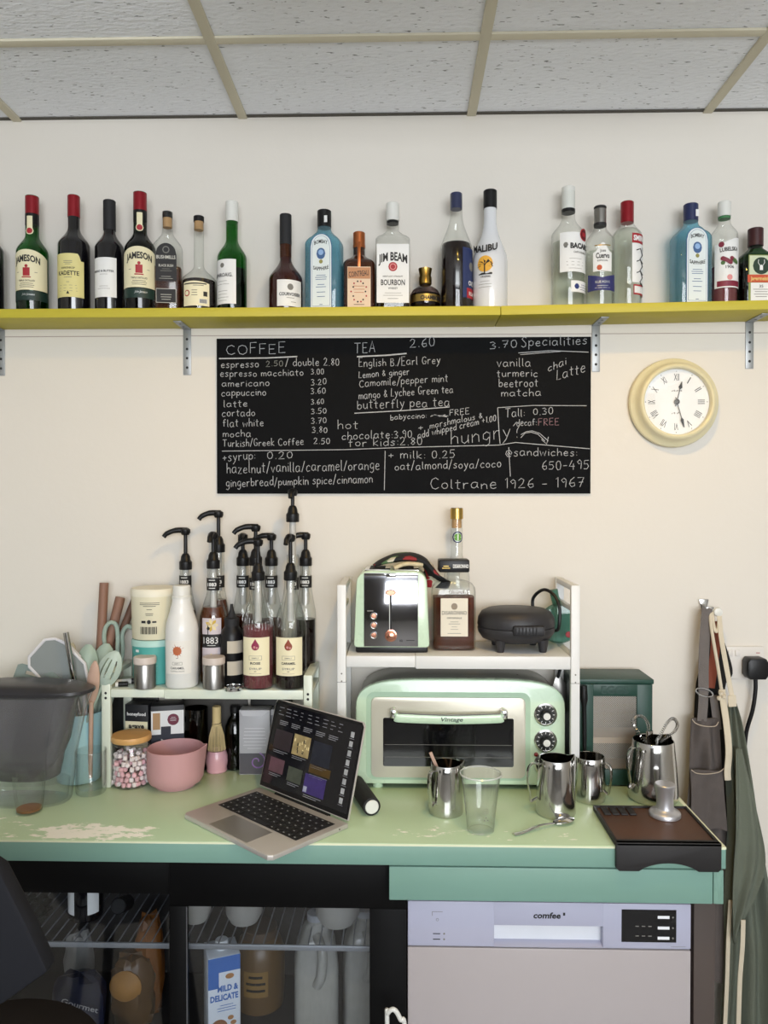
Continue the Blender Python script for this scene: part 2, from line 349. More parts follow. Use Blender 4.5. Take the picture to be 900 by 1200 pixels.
for px_x, lb in ((-1.0684, 'grey perforated steel bracket under the shelf, below the cut-off wine bottle'), (-0.5700, 'grey perforated steel bracket under the shelf beside the left edge of the menu board'),
                 (0.5037, 'grey perforated steel bracket at the top right corner of the menu board'), (0.9001, 'grey perforated steel bracket under the shelf, right of the clock')): bracket(px_x, lb)

# ---------------------------------------------------------------- menu blackboard with chalk writing
GLY = {
'a': [[(3.4,3.4),(2.4,4),(1,3.8),(.2,2.2),(.6,.5),(1.8,0),(3,1),(3.5,3.6)],[(3.5,3.8),(3.3,1.2),(3.9,.1)]], 'b': [[(.4,7),(.5,0)],[(.5,2.6),(1.8,3.9),(3.2,3.2),(3.3,1.2),(2.2,0),(.5,.5)]],
'c': [[(3.3,3.2),(2.2,4),(.8,3.2),(.3,1.6),(1.2,.1),(3.3,.6)]], 'd': [[(3.4,7),(3.4,0)],[(3.4,3),(2.2,4),(.7,3.2),(.3,1.4),(1.5,0),(3.3,1.2)]], 'e': [[(.5,2),(3.3,2.4),(2.9,3.7),(1.5,4),(.4,2.4),(.8,.5),(2,0),(3.4,.6)]],
'f': [[(3,6.4),(2,7),(1.2,6),(1.2,0)],[(.1,3.9),(2.6,4.1)]], 'g': [[(3.3,3.2),(2,4),(.6,3),(.6,1),(2,.3),(3.2,1.6),(3.4,3.8),(3.2,-1.4),(2,-2.5),(.4,-1.8)]], 'h': [[(.4,7),(.4,0)],[(.4,2.4),(1.8,3.9),(3,3.2),(3.2,0)]],
'i': [[(.6,4),(.7,0)],[(.6,5.6),(.8,5.9)]], 'k': [[(.4,7),(.4,0)],[(3,4),(.5,1.8),(3.2,0)]], 'l': [[(.5,7),(.5,.6),(1.2,0)]], 'm': [[(.3,4),(.4,0)],[(.4,2.6),(1.4,4),(2.4,3.4),(2.5,0)],[(2.5,2.6),(3.6,4),(4.6,3.2),(4.7,0)]],
'n': [[(.3,4),(.4,0)],[(.4,2.4),(1.8,4),(3,3.2),(3.2,0)]], 'o': [[(1.9,4),(.6,3.2),(.3,1.6),(1.3,.1),(2.8,.4),(3.4,2),(2.8,3.6),(1.7,4)]], 'p': [[(.4,4),(.4,-2.5)],[(.4,2.6),(1.8,4),(3.3,3),(3.1,.8),(1.8,.2),(.5,1)]],
'q': [[(3.2,3.2),(1.8,4),(.4,2.4),(1,.4),(2.6,.4),(3.2,2)],[(3.3,4),(3.3,-2.4)]], 'r': [[(.4,4),(.5,0)],[(.5,2.4),(1.4,3.8),(2.8,3.8)]], 's': [[(3,3.5),(1.6,4),(.5,3.1),(2.6,1.6),(2.6,.5),(1.2,0),(.2,.6)]], 't': [[(1.3,6),(1.3,.4),(2.4,.1)],[(.1,4.1),(2.7,4.2)]],
'u': [[(.4,4),(.5,1),(1.6,0),(3,1.2),(3.2,4)],[(3.2,2),(3.3,0)]], 'v': [[(.2,4),(1.7,0),(3.2,4)]], 'w': [[(.2,4),(1.2,0),(2.3,3.2),(3.5,0),(4.5,4)]], 'y': [[(.3,4),(1.7,.8)],[(3.2,4),(1.6,-.6),(.2,-2.4)]], 'z': [[(.3,4),(3,4),(.3,0),(3.2,.2)]],
'A': [[(.1,0),(2,7),(3.9,0)],[(.8,2.4),(3.2,2.4)]], 'B': [[(.4,0),(.4,7),(2.6,6.6),(3,5),(.5,3.7),(3.2,2.8),(3.4,.8),(2.2,0),(.4,0)]], 'C': [[(4.2,5.8),(2.8,7),(1,6),(.3,3.4),(1.2,.7),(2.8,0),(4.4,1)]], 'E': [[(3.4,7),(.4,7),(.4,0),(3.5,.1)],[(.4,3.6),(2.8,3.7)]],
'F': [[(3.4,7),(.4,6.9),(.4,0)],[(.4,3.6),(2.8,3.7)]], 'G': [[(4,5.8),(2.6,7),(.8,6),(.3,3),(1.4,.2),(3.4,.4),(4,2.8),(2.4,2.9)]], 'K': [[(.4,7),(.4,0)],[(3.4,7),(.5,3.2),(3.6,0)]], 'L': [[(.6,7),(.4,.2),(3.2,.3)]], 'O': [[(2.4,7),(.8,6),(.3,3.4),(1.2,.6),(2.8,0),(4.4,1.4),(4.7,4),(4,6.2),(2.2,7)]],
'R': [[(.4,0),(.4,7),(2.8,6.8),(3.2,4.8),(.5,3.5),(3.5,0)]], 'S': [[(3.6,6.2),(2,7),(.6,5.6),(3.2,2.6),(3,.6),(1.4,0),(.2,1)]], 'T': [[(0,7),(4.2,7)],[(2.1,7),(2,0)]],
'0': [[(1.7,6.4),(.5,5.2),(.4,2),(1.3,.1),(2.8,.6),(3.3,3.4),(2.7,6),(1.6,6.4)]], '1': [[(.4,5.2),(1.4,6.6),(1.4,0)]], '2': [[(.3,5),(1.6,6.5),(3,5.4),(2.4,3),(.2,.1),(3.5,.2)]], '3': [[(.3,6),(1.8,6.6),(3,5.2),(1.4,3.5),(3.2,2.2),(2.6,.3),(.2,.3)]], '4': [[(2,6.6),(.2,2.4),(3.6,2.5)],[(2.8,4.4),(2.7,0)]],
'5': [[(3.2,6.5),(.7,6.4),(.5,3.8),(2.4,4),(3.2,2.2),(2.2,.2),(.2,.3)]], '6': [[(2.8,6.5),(1,4.6),(.3,2),(1.4,0),(3,.8),(2.8,2.8),(.5,2.4)]], '7': [[(.2,6.4),(3.3,6.5),(1.4,0)],[(.9,3.2),(3,3.4)]], '8': [[(2.9,5.6),(1.6,6.6),(.6,5.2),(3,1.8),(1.8,0),(.5,1.4),(2.9,5.2)]], '9': [[(3,5),(1.8,6.5),(.5,5),(1.4,3.4),(3,4.6),(2.6,0)]],
'/': [[(.2,-.8),(2.6,7.2)]], '.': [[(.5,0),(.8,.4)]], ',': [[(.8,.5),(.3,-1)]], ':': [[(.6,.6),(.8,1)],[(.6,3.2),(.8,3.6)]], '+': [[(0,2.6),(3,2.8)],[(1.5,4.4),(1.5,.8)]], '-': [[(.2,2.8),(2.6,2.9)]], '&': [[(3.6,.1),(1,5),(1.6,6.4),(2.7,5.4),(.4,1.8),(1.4,0),(3.6,2.4)]],
'?': [[(.2,5.4),(1.6,7),(3,5.6),(1.8,3.4),(1.7,2)],[(1.7,.4),(1.8,0)]], '@': [[(3.4,2.6),(2.2,3.8),(1.4,2.4),(2.2,1.4),(3.4,3.4),(3.9,1.6),(4.7,3.4),(3.4,5.6),(1,5),(.3,2.4),(1.6,0),(4,.2)]]}
BS = .9805/437                                     # one drawing unit of the board in metres
def bmap(x, y, o=0): return (x*BS, -.006-o, -y*BS)
rb = random.Random(4)
def chalk_line(mb, pts, wd, mt):
    mb.tube([bmap(x, y, .0003) for x, y in pts], wd, mt, 4, hint=(0, 1, 0), ky=.25)
def chalk(mb, st, x0, x1, y0, y1, h, mt, wd=.00105):
    adv = lambda c: 3.0 if c == ' ' else max(p[0] for s_ in GLY[c] for p in s_)+1.2
    tot = sum(adv(c) for c in st)-1.2; kx = (x1-x0)/tot; ky = h/7; x = 0; sl = (y1-y0)/max(1, x1-x0)
    for c in st:
        if c != ' ':
            j1, j2, j3 = rb.uniform(-.4, .4), rb.uniform(.88, 1.1), rb.uniform(-.25, .25)
            for s_ in GLY[c]:
                pts = [((x+px)*kx, (py*j2+j1)*ky) for px, py in s_]
                chalk_line(mb, [(x0+a+.05*b*j3, y0+sl*a-b) for a, b in pts], wd, mt)
        x += adv(c)
bt = thing('menu_blackboard', 'black chalkboard with handwritten coffee, tea and specialities menu', 'blackboard', ((-0.4905, 2.0285)[0], 2.0235, (-0.4905, 2.0285)[1]))
BBM = mat('blackboard_paint', '#101113', .8, spec=.12, noise=.14, scale=30, stretch=(3, 1, .25), bump=.08, bscale=60)
MB().box(0, 437*BS, -.006, 0, -182*BS, 0, BBM, .001).build('board_panel', bt)
CH1 = mat('white_chalk', '#b3b5b8', .95, noise=.35, scale=120); CH2 = mat('faint_chalk', '#82837f', .95, noise=.35, scale=120); CHP = mat('pinkish_chalk', '#8f7076', .95, noise=.3, scale=120)
mb = MB()
for a in [('COFFEE', 11, 81, 18.5, 17.5, 12), ('espresso', 5, 49.5, 34.5, 34, 8.5), ('/ double 2.80', 81, 144, 32.5, 32, 9), ('espresso macchiato', 4, 102, 45, 43.5, 8), ('3.00', 111, 126, 42.5, 42, 6.5),
          ('americano', 6, 62, 56.5, 56, 7.5), ('3.20', 111, 129, 55, 54, 7), ('cappuccino', 5.5, 58, 67.5, 66.5, 8), ('3.60', 110.5, 128, 65, 64.5, 7), ('latte', 8, 36, 80.5, 80, 8.5), ('3.60', 111, 126, 77.5, 77, 6.5), ('cortado', 6, 45, 91.5, 91, 8.5),
          ('3.50', 111, 129, 88.5, 88, 7), ('flat white', 7, 55, 103.5, 103, 9), ('3.70', 111, 129, 100, 99.5, 7), ('mocha', 7, 40, 115.5, 115, 8), ('3.80', 112, 130, 111, 110.5, 7), ('Turkish/Greek Coffee', 7, 102, 127, 125, 8.5), ('2.50', 114, 133, 124, 123.5, 7),
          ('+syrup:', 7, 45, 144, 142, 10.5), ('0.20', 59, 89, 141.5, 140.5, 9), ('hazelnut/vanilla/caramel/orange', 11.5, 191, 158.5, 153.5, 12), ('gingerbread/pumpkin spice/cinnamon', 10.5, 183, 174, 169, 10),
          ('TEA', 162, 186, 17.5, 17, 12), ('2.60', 226.5, 255.5, 11.5, 10, 11), ('English B./Earl Grey', 167, 262, 34, 30.5, 9.5), ('Lemon & ginger', 167, 226, 47, 43, 8), ('Camomile/pepper mint', 167.5, 271, 57.5, 51.5, 9), ('mango & Lychee Green tea', 167, 277, 71.5, 64, 9),
          ('butterfly pea tea', 165, 273, 83, 80, 11), ('babyccino:', 204, 246, 96, 93.5, 6.5), ('FREE', 273, 296, 91, 89, 7), ('hot', 142, 166, 107, 106, 10), ('chocolate:3.90', 147, 229, 119, 116.5, 9.5), ('for kids:2.80', 155, 241, 127, 125, 9.5),
          ('+', 237, 242, 108.5, 108, 7), ('marshmalous &', 250, 311, 106.5, 94, 7.5), ('add whipped cream +1.00', 236, 327, 118, 97, 8), ('hungry?', 274, 355, 125.5, 115.5, 18), ('Tall:', 338, 360, 93.5, 92, 9.5), ('decaf:', 351, 374, 103.5, 102.5, 8),
          ('3.70', 319.5, 351, 13.5, 12, 9.5), ('Specialities', 356, 432, 11.5, 9, 11), ('vanilla', 328, 367, 34.5, 34, 10), ('turmeric', 328, 375, 46.5, 46, 9), ('beetroot', 330, 375.5, 58, 57.5, 9.5), ('matcha', 333, 379, 69, 68.5, 8.5), ('chai', 387, 408, 41, 32, 9.5), ('Latte', 397, 430, 50, 41, 13),
          ('@sandwiches:', 338, 421, 138.5, 138, 9.5), ('650-495', 380.5, 434.5, 154.5, 153.5, 11), ('+ milk: 0.25', 202, 279, 141.5, 140.5, 9.5), ('oat/almond/soya/coco', 209, 333, 154.5, 151.5, 9.5), ('Coltrane 1926 - 1967', 250.5, 429, 177, 174.5, 12)]:
    chalk(mb, *a, CH1)
chalk(mb, '2.50', 58, 78, 33, 32.5, 7, CH2); chalk(mb, '0.30', 370, 393, 90.5, 90, 8, CH1); chalk(mb, 'FREE', 376, 400, 103, 102, 7.5, CHP)
for pts, wd in [([(3, 23.5), (60, 23), (95, 21.5)], .0022), ([(165, 22), (200, 20.5), (223, 18.5)], .0024), ([(162, 88), (220, 85), (273, 81)], .0016), ([(6, 132), (150, 130.5), (220, 128), (330, 125.5), (350, 122.5), (436, 130)], .0012), ([(198, 132), (197, 178)], .0011), ([(342, 128), (344, 162)], .0011),
                ([(329, 82), (331, 115), (332, 124)], .0012), ([(329, 82), (370, 79.5), (432, 80)], .0011), ([(353, 18.5), (390, 16), (434, 18)], .0012), ([(355, 20.5), (380, 18.5), (402, 17)], .001), ([(251, 92), (256, 90), (262, 92), (268, 90), (272, 91.5), (252, 90.5), (270, 92.5)], .0013),
                ([(356, 117), (361, 111.5), (368, 110.5), (376, 113), (384, 121)], .0011), ([(356, 113.5), (362, 110), (369, 109), (378, 112), (388, 121)], .001), ([(380, 119), (386, 124.5), (388, 116)], .0012)]: chalk_line(mb, pts, wd, CH1)
mb.build('chalk_writing', bt)

# ---------------------------------------------------------------- wall clock (12:28)
CLKM = mat('ivory_clock_case', '#ded4ae', .35, noise=.05, coat=.3); CFACE = mat('clock_face', '#eeeeec', .5)
t = thing('wall_clock', 'round ivory wall clock with roman numerals hanging right of the menu board', 'clock', (.702, 2.0245, 1.855))
TY = Matrix(((1, 0, 0, 0), (0, 0, -1, 0), (0, 1, 0, 0), (0, 0, 0, 1)))
MB().lathe([(.102, 0), (.112, .003), (.1155, .011), (.113, .018), (.106, .022), (.101, .027), (.0985, .036), (.0965, .044), (.0935, .0475), (.0895, .0485), (.086, .0465), (.0845, .042), (.0838, .033)], CLKM, 64, TY, cap=False).build('case', t)
mb = MB().lathe([(.084, .030), (.084, .0315), (0, .0315)], CFACE, 64, TY); fm = flat(.0318)
for h, st in enumerate(['XII', 'I', 'II', 'III', 'IIII', 'V', 'VI', 'VII', 'VIII', 'IX', 'X', 'XI']):
    a = -30*h; mb.text(fm, st, 0, .0545, .019, INK, bold=.0, width={'VIII': .0165, 'III': .0105, 'IIII': .0135, 'VII': .014, 'XII': .0135, 'II': .006, 'I': .0024}.get(st, .0095), T=Matrix.Rotation(R_(-a), 4, 'Y'), off=.0002)
    mb.disc(fm, .0785*math.sin(R_(30*h)), .0785*math.cos(R_(30*h)), .0011, INK, 8, .0002)
for i in range(9): mb.patch(fm, -.012+i*.003, -.0102+i*.003, .0265+.001*(i % 2), .029+.001*(i % 3), GREYINK, 1, .0002)
for i in range(7): mb.patch(fm, -.012+i*.0034, -.0098+i*.0034, -.031+.002*(i % 2), -.029+.0015*(i % 3), GREYINK, 1, .0002)
mb.build('dial', t)
def hand(L, wd, ang, y): return MB().prism([(-.0008, -.012), (.0008, -.012), (.0008, L*.62), (wd, L*.72), (wd*.7, L*.8), (.0006, L), (-.0006, L), (-wd*.7, L*.8), (-wd, L*.72), (-.0008, L*.62)], -y-.0006, -y, INK, T=Matrix.Rotation(R_(ang), 4, 'Y'))
hand(.053, .005, 14, .0345).build('hour_hand', t); hand(.068, .0042, 164, .036).build('minute_hand', t)
MB().lathe([(.0068, .0335), (.0068, .0375), (.003, .0385), (0, .0385)], mat('clock_hub', '#4a4744', .4, .4), 20, TY).build('hub', t)
MB().lathe([(.0838, .0405), (.05, .0412), (0, .0415)], glass('clock_glass', (.98, .98, .98), .9, .3), 48, TY, cap=False).build('glass_cover', t)

# ---------------------------------------------------------------- dishwasher
APW = mat('white_enamel', '#aca5a6', .35, noise=.015); APP = mat('white_panel_plastic', '#b0b1c5', .4, noise=.015)
X0, X1 = 0.0106, 0.5902; zt = 0.7749; zm = 0.6803
t = thing('dishwasher', 'white built-under dishwasher with a black display panel and recessed handle', 'dishwasher', (X0, 1.575, 0)); WD = X1-X0
MB().box(0, WD, .02, .42, .03, zt, APW).build('body', t)
hx0, hx1 = 0.1887-X0, 0.4109-X0; hz0, hz1 = 0.6792+.004, 0.7269
mb = MB(); mb.box(0, hx0, 0, .02, zm+.0015, zt, APP, .002); mb.box(hx1, WD, 0, .02, zm+.0015, zt, APP, .002); mb.box(hx0-.001, hx1+.001, 0, .02, hz1, zt, APP, .001); mb.box(hx0-.001, hx1+.001, 0, .02, zm+.0015, hz0, APP, .001)
fm = flat(0)
for a, b in ((.032, .053),):
    for q in (a, b): mb.patch(fm, .052, .067, zt-.068-(q-a)*.55, zt-.066-(q-a)*.55, INK, 1, .0004); mb.disc(fm, .075, zt-.067-(q-a)*.55, .002, GREYINK, 8, .0004)
for r in ((.05, .072, zt-.022, zt-.021), (.05, .051, zt-.03, zt-.021)): mb.patch(fm, r[0], r[1], r[2], r[3], GREYINK, 1, .0004)
mb.disc(fm, .061, zt-.038, .003, GREYINK, 10, .0004); mb.disc(fm, .061, zt-.038, .0022, APP, 10, .0006)
mb.text(fm, 'comfee', 0.2982-X0-.002, zt-.032, .0125, INK, width=.056, bold=.03, shear=.15, off=.0006); mb.patch(fm, 0.3295-X0, 0.3338-X0, zt-.026, zt-.02, INK, 1, .0006)
mb.text(fm, '-', 0.5644-X0, zm+.006, .004, GREYINK, width=.03, off=.0004)
mb.build('control_panel', t)
mb = MB(); mb.box(hx0, hx1, .018, .0215, hz0, hz1, mat('handle_recess', '#dadde4', .3)); mb.prism([(.0, hz0), (.018, hz0), (.018, hz0+.006)], hx0, hx1, APP, 'x'); mb.build('recessed_handle', t)
dx0, dx1, dz0, dz1 = 0.4489-X0, 0.5601-X0, 0.6963, 0.7633
mb = MB().box(dx0, dx1, -.0008, .002, dz0, dz1, mat('display_black', '#0c0c0f', .15)); fm2 = flat(.0008); LED = mat('display_print', '#e8eaec', .5, emit=.05)
for i, q in enumerate((.012, .034, .055)):
    mb.patch(fm2, dx1-.038, dx1-.014, dz1-q-.006, dz1-q, LED, 1, .0005)
    mb.disc(fm2, dx1-.007, dz1-q-.003, .002, GREYINK, 8, .0004)
for i in range(3):
    for q in (.032, .052): mb.patch(fm2, dx0+.028+i*.013, dx0+.035+i*.013, dz1-q-.003, dz1-q-.001, GREYINK, 1, .0004)
mb.build('display', t)
MB().box(0, WD, 0, .02, .06, zm-.0015, APW, .002).build('door', t)
MB().box(.01, WD-.01, .04, .06, 0, .058, APW).build('plinth', t)

# ---------------------------------------------------------------- drinks cooler with two sliding glass doors
CBL = mat('cooler_black', '#060607', .5, spec=.15, noise=.08); CIN = mat('cooler_lining', '#2f2c2b', .6)
cz = ZC-.0455; cy = 1.58; cx0, cx1 = -1.25, 0.0088
t = thing('drinks_cooler', 'black under-counter drinks cooler with two sliding glass doors', 'fridge', (0, cy, 0))
mb = MB(); mb.box(cx0, cx1, .02, .42, cz-.03, cz-.001, CBL); mb.box(cx0, cx0+.03, .02, .42, 0, cz-.03, CIN); mb.box(cx1-.03, cx1, .02, .42, 0, cz-.03, CIN); mb.box(cx0+.03, cx1-.03, .4, .42, 0, cz-.03, CIN); mb.box(cx0+.03, cx1-.03, .02, .4, 0, .12, CIN)
mb.build('body', t)
def door(name, x0, x1, gx0, gx1, gz1, y):
    d = MB(); d.box(x0, x1, y, y+.018, gz1, cz-.002, CBL, .002); d.box(x0, gx0, y, y+.018, .08, gz1, CBL, .002); d.box(gx1, x1, y, y+.018, .08, gz1, CBL, .002); d.box(x0, x1, y, y+.018, .0, .08, CBL, .002)
    dd = d.build(name, t); MB().box(gx0, gx1, y+.008, y+.011, .08, gz1, glass('cooler_glass', (.93, .95, .97), .8, .3, .03)).build('glass_pane', dd)
    MB().tube([(gx0+.001, y-.001, .09), (gx0+.001, y-.001, gz1)], .0012, mat('grey_seal', '#55565a', .5), 6).build('seal', dd)
door('door', cx0, -0.4711, cx0+.05, -0.4938, 0.7698, .019)
door('door', -0.4871, cx1, -0.4512, -0.0685, 0.7545, 0)
mb = MB(); SHW = mat('shelf_wire', '#8a8c90', .4, .3)
shz = 0.6319
mb.box(cx0+.032, cx1-.032, .065, .071, shz-.006, shz+.006, SHW, .002); mb.box(cx0+.032, cx1-.032, .38, .386, shz-.003, shz+.003, SHW)
x = cx0+.04
while x < cx1-.04: mb.tube([(x, .07, shz+.004), (x, .383, shz+.004)], .0016, SHW, 5); x += .0245
mb.build('wire_shelf', t)
mb = MB(); mb.box(cx0+.032, cx1-.032, .065, .071, .364, .376, SHW, .002); mb.box(cx0+.032, cx1-.032, .071, .386, .368, .374, CIN); mb.build('lower_shelf', t)

# ---------------------------------------------------------------- bottles on the yellow shelf
def shoulder(R, rn, z0, z1, n=7, p=1.):
    return [(rn+(R-rn)*(.5+.5*math.cos(math.pi*(i/n)**p)), z0+(z1-z0)*i/n) for i in range(n+1)]
def prof(R, H, rn, zs_, zn, p=1., foot=.94): return [(R*.8, .003), (R*foot, 0), (R, .006)]+shoulder(R, rn, zs_, zn, 8, p)+[(rn, H)]
def inner(pr, lvl, k=.93):
    out = []
    for a, b in zip(pr, pr[1:]):
        if a[1] <= lvl: out.append((a[0]*k, max(a[1], .004), *a[2:]))
        if a[1] <= lvl < b[1]:
            f = (lvl-a[1])/(b[1]-a[1]); out.append(((a[0]+(b[0]-a[0])*f)*k, lvl, *a[2:]))
    return out
GB = 'spirit and wine bottles on the yellow shelf'
def bottle(name, label, x, pr, g, liq=None, caps=(), lab=None, rz=0, y=1.965, z=None, group=GB, seg=32, capname='cap', labname='front_label', cat='bottle'):
    t = thing(name, label, cat, (x, y, zs(x) if z is None else z), rz, group)
    MB().lathe(pr, g, seg).build('glass_body', t, ang=50)
    if liq: MB().lathe(inner(pr, liq[1]), liq[0], seg).build('liquid', t, ang=50)
    for c in caps:
        MB().lathe(c[0], c[1], 24).build(c[2] if len(c) > 2 else capname, t)
    for nm, fn in (lab or {}).items():
        mb = MB(); fn(mb); mb.build(nm, t)
    return t
def capp(r, z0, z1, b=.0015): return [(r, z0), (r, z1-b), (r-b, z1), (0, z1)]
def sq(R, n=5, ky=.7): return lambda L: [(r, z, n if r > R*.75 else (2 if r < R*.5 else 3), ky if r > R*.75 else 1-(1-ky)*max(0, (r/R-.3)/.45)) for r, z in L]
IVY = mat('ivory_label', '#e4dcb8', .6, noise=.03); LYEL = mat('straw_label', '#d9cf8c', .6, noise=.03); NAVY = mat('navy_plastic', '#1d2750', .4)

def wine_pr(R, H): return prof(R, H, .0145, H*.58, H*.735, .85)
bottle('wine_bottle', 'dark wine bottle with white label cut off by the left end of the picture', -1.0696, wine_pr(.038, .285), DARKW, caps=[(capp(.0152, .23, .287), BLK, 'capsule')],
       lab={'front_label': lambda m: m.patch(rnd(.0384), -.045, .045, .07, .165, PAPER, 14, solid=True)})
def jameson(x, label, gm, rz, y=1.965):
    H = .304; pr = prof(.0388, H, .0165, .158, .205)
    def lb(m):
        q = rnd(.0392); m.patch(q, -.056, .056, .056, lambda a: .158-6*a*a, IVY, 20, solid=True); m.text(q, 'JAMESON', 0, .128, .0165, INK, width=.066, arc=6, bold=.035)
        m.patch(q, -.0085, .0085, .091, .112, RED, 3, .0009); m.patch(q, -.011, .011, .0865, .0895, RED, 3, .0009); m.disc(q, 0, .116, .004, RED, 8)
        m.text(q, 'TRIPLE DISTILLED', 0, .077, .0045, INK, width=.04); m.lines(q, 0, .0715, .046, 3, .0045, INK, seed=3); m.lines(q, -.023, .1, .01, 1, .004, GREYINK); m.lines(q, .023, .1, .01, 1, .004, GREYINK)
    def lo(m): m.patch(rnd(.0391), -.058, .058, .03, .054, mat('bottle_green_label', '#16302a', .5), 20, solid=True); m.text(rnd(.0391), 'John Jameson', .004, .042, .006, mat('silver_print', '#b9bdbb', .4, .5), width=.03, shear=.3)
    def nk(m):
        q = rnd(.0169); m.patch(q, -.007, .007, .205, .25, IVY, 6, solid=True); m.disc(q, 0, .212, .0095, IVY, 10, .0012); m.disc(q, 0, .212, .0072, RED, 10, .0015)
    return bottle('whiskey_bottle', label, x, pr, gm, (mat('green_bottle_spirit', '#12331b', .2) if gm is GREENG else COLA, .2 if gm is not GREENG else .13), [(capp(.0168, .258, .304), REDCAP), ([(.0169, .23), (.0169, .258)], BLK, 'neck_sleeve')],
                  {'front_label': lb, 'lower_label': lo, 'neck_label': nk}, rz, y)
GREENL = mat('green_glass_full', '#1d5a2a', .15, noise=.05, coat=.4)
jameson(-0.9542, 'green whiskey bottle with red cap and cream label, leftmost whole bottle on the shelf', GREENG, 4)
def kad(m):
    q = rnd(.0397); m.patch(q, -.04, .04, .037, lambda a: .147 if a < .026 else .147-.018*min(1, (a-.026)/.006), LYEL, 20, solid=True); m.text(q, 'KADETTE', .0, .092, .011, INK, width=.054, bold=.02); m.text(q, 'KANONKOP', 0, .108, .005, INK, width=.034)
    m.lines(q, 0, .086, .03, 1, .004, GREYINK); m.lines(q, 0, .074, .012, 1, .004, GREYINK); m.lines(q, 0, .066, .05, 3, .007, GREYINK, .0008, seed=5); m.patch(q, -.004, .004, .045, lambda a: .045+.008*(1-abs(a)/.004), INK, 4, .0009); m.lines(q, 0, .127, .022, 3, .004, GREYINK, seed=2)
bottle('wine_bottle', 'dark red wine bottle with red capsule and straw yellow label', -0.8458, wine_pr(.0395, .305), DARKW, caps=[(capp(.0153, .25, .305), REDCAP, 'capsule')], lab={'front_label': kad}, rz=1)
def brb(m):
    q = rnd(.0367); m.patch(q, -.032, .032, .037, .137, PAPER, 18, solid=True); m.text(q, 'BREAD & BUTTER', -.002, .1, .0055, INK, width=.055, bold=.02); m.lines(q, 0, .064, .034, 2, .006, GREYINK, .0008); m.lines(q, 0, .094, .03, 1, .006, GREYINK, .0008)
bottle('wine_bottle', 'dark red wine bottle with black capsule and plain white label', -0.7533, wine_pr(.0365, .291), DARKW, caps=[(capp(.0155, .215, .292), BLKM, 'capsule')], lab={'front_label': brb}, rz=-3)
jameson(-0.6681, 'dark whiskey bottle with red cap and cream label beside the black-labelled whiskey', DKGREENG, 14, 1.948)
def bush(m):
    q = flat(.0255); S_ = mat('grey_silver_print', '#c9c6bb', .5)
    m.patch(q, -.026, .026, .08, lambda a: .145+.03*math.sqrt(max(0, 1-(a/.026)**2)), INK, 14, solid=True); m.text(q, 'BUSHMILLS', 0, .135, .009, S_, width=.047, bold=.02); m.text(q, 'BLACK BUSH', 0, .115, .0065, S_, width=.036); m.lines(q, 0, .109, .03, 2, .005, GREYINK); m.lines(q, 0, .09, .034, 2, .005, S_, .0007, seed=8)
    m.disc(q, 0, .158, .009, GREYINK, 10); m.disc(q, 0, .158, .0065, INK, 10, .0012)
    m.patch(q, -.025, .025, .024, .06, S_, 1, .0004); m.patch(q, -.024, .024, .0252, .0588, INK, 1, .0007); m.lines(q, 0, .044, .034, 3, .006, S_, seed=9)
bottle('whiskey_bottle', 'half-full clear whiskey bottle with black arched label', -0.6033, sq(.0372, 4, .68)(prof(.0372, .262, .0135, .165, .212)), CLEAR, (BROWNL, .118), [(capp(.0125, .246, .262), BLK), ([(.0115, .222), (.0115, .246)], CORK, 'stopper')], {'front_label': bush}, 8, seg=40)
def maker(m):
    q = rnd(.0445); m.patch(q, -.032, .038, .012, lambda a: .074-3*(a+.004)**2, CREAM, 20, solid=True); m.disc(q, -.02, .044, .008, RED, 10); m.disc(q, -.02, .044, .0055, CREAM, 10, .0013); m.patch(q, .012, .032, .018, .029, PAPER, 4, .001)
    for i in range(9): m.patch(q, .013+i*.002, .0142+i*.002, .0185, .0285, INK, 1, .0013)
    m.lines(q, .01, .062, .04, 1, .004, INK); m.lines(q, .0, .05, .02, 3, .006, INK, seed=4); m.patch(q, .022, .032, .036, .048, INK, 2, .001); m.patch(q, -.03, .03, .066, .069, INK, 8, .001)
bottle('bourbon_bottle', 'half-empty long-necked clear bottle with black cap and small square label', -0.5224, prof(.044, .25, .0125, .085, .125, .8), CLEAR, (COLA, .083), [(capp(.0135, .236, .25), BLK), ([(.0118, .215), (.0118, .236)], CORK, 'stopper')], {'front_label': maker}, 0)
def laph(m):
    q = rnd(.0377); m.patch(q, -.04, .026, .018, .13, PAPER, 18, solid=True); m.text(q, 'LAPHROAIG.', -.012, .086, .0095, INK, width=.058, bold=.02); m.lines(q, -.01, .075, .04, 2, .008, GREYINK, .0008); m.lines(q, -.01, .05, .04, 4, .008, GREYINK, .0008, seed=7); m.disc(q, -.01, .115, .006, GREYINK, 8)
bottle('whisky_bottle', 'bright green whisky bottle with white cap and white label', -0.4372, prof(.0374, .284, .015, .14, .19), glass('bright_green_glass', (.08, .46, .10), .4, .5), (mat('green_dark_spirit', '#0f1a16', .15), .112), [(capp(.0162, .235, .286), WHITE, 'cap')], {'front_label': laph}, -12)
def cour(m):
    q = rnd(.0436); m.patch(q, -.034, .034, .01, .076, PAPER, 18, solid=True); m.text(q, 'COURVOISIER', 0, .036, .008, INK, width=.056, bold=.03); m.lines(q, 0, .03, .03, 1, .005, GREYINK); m.lines(q, .008, .02, .02, 1, .005, GREYINK); m.disc(q, 0, .058, .008, GREYINK, 8)
bottle('cognac_bottle', 'dark brandy bottle with tall black neck and tilted-away white label', -0.2994, prof(.0433, .252, .0145, .085, .14, .9), mat('brandy_glass_full', '#34130f', .14, coat=.4), None, [(capp(.0152, .175, .252), BLKM, 'cap'), ([(.0148, .142), (.0148, .175)], BROWNL, 'neck_band')], {'front_label': cour}, 24)
BLUEL = mat('blue_label_print', '#41618f', .6)
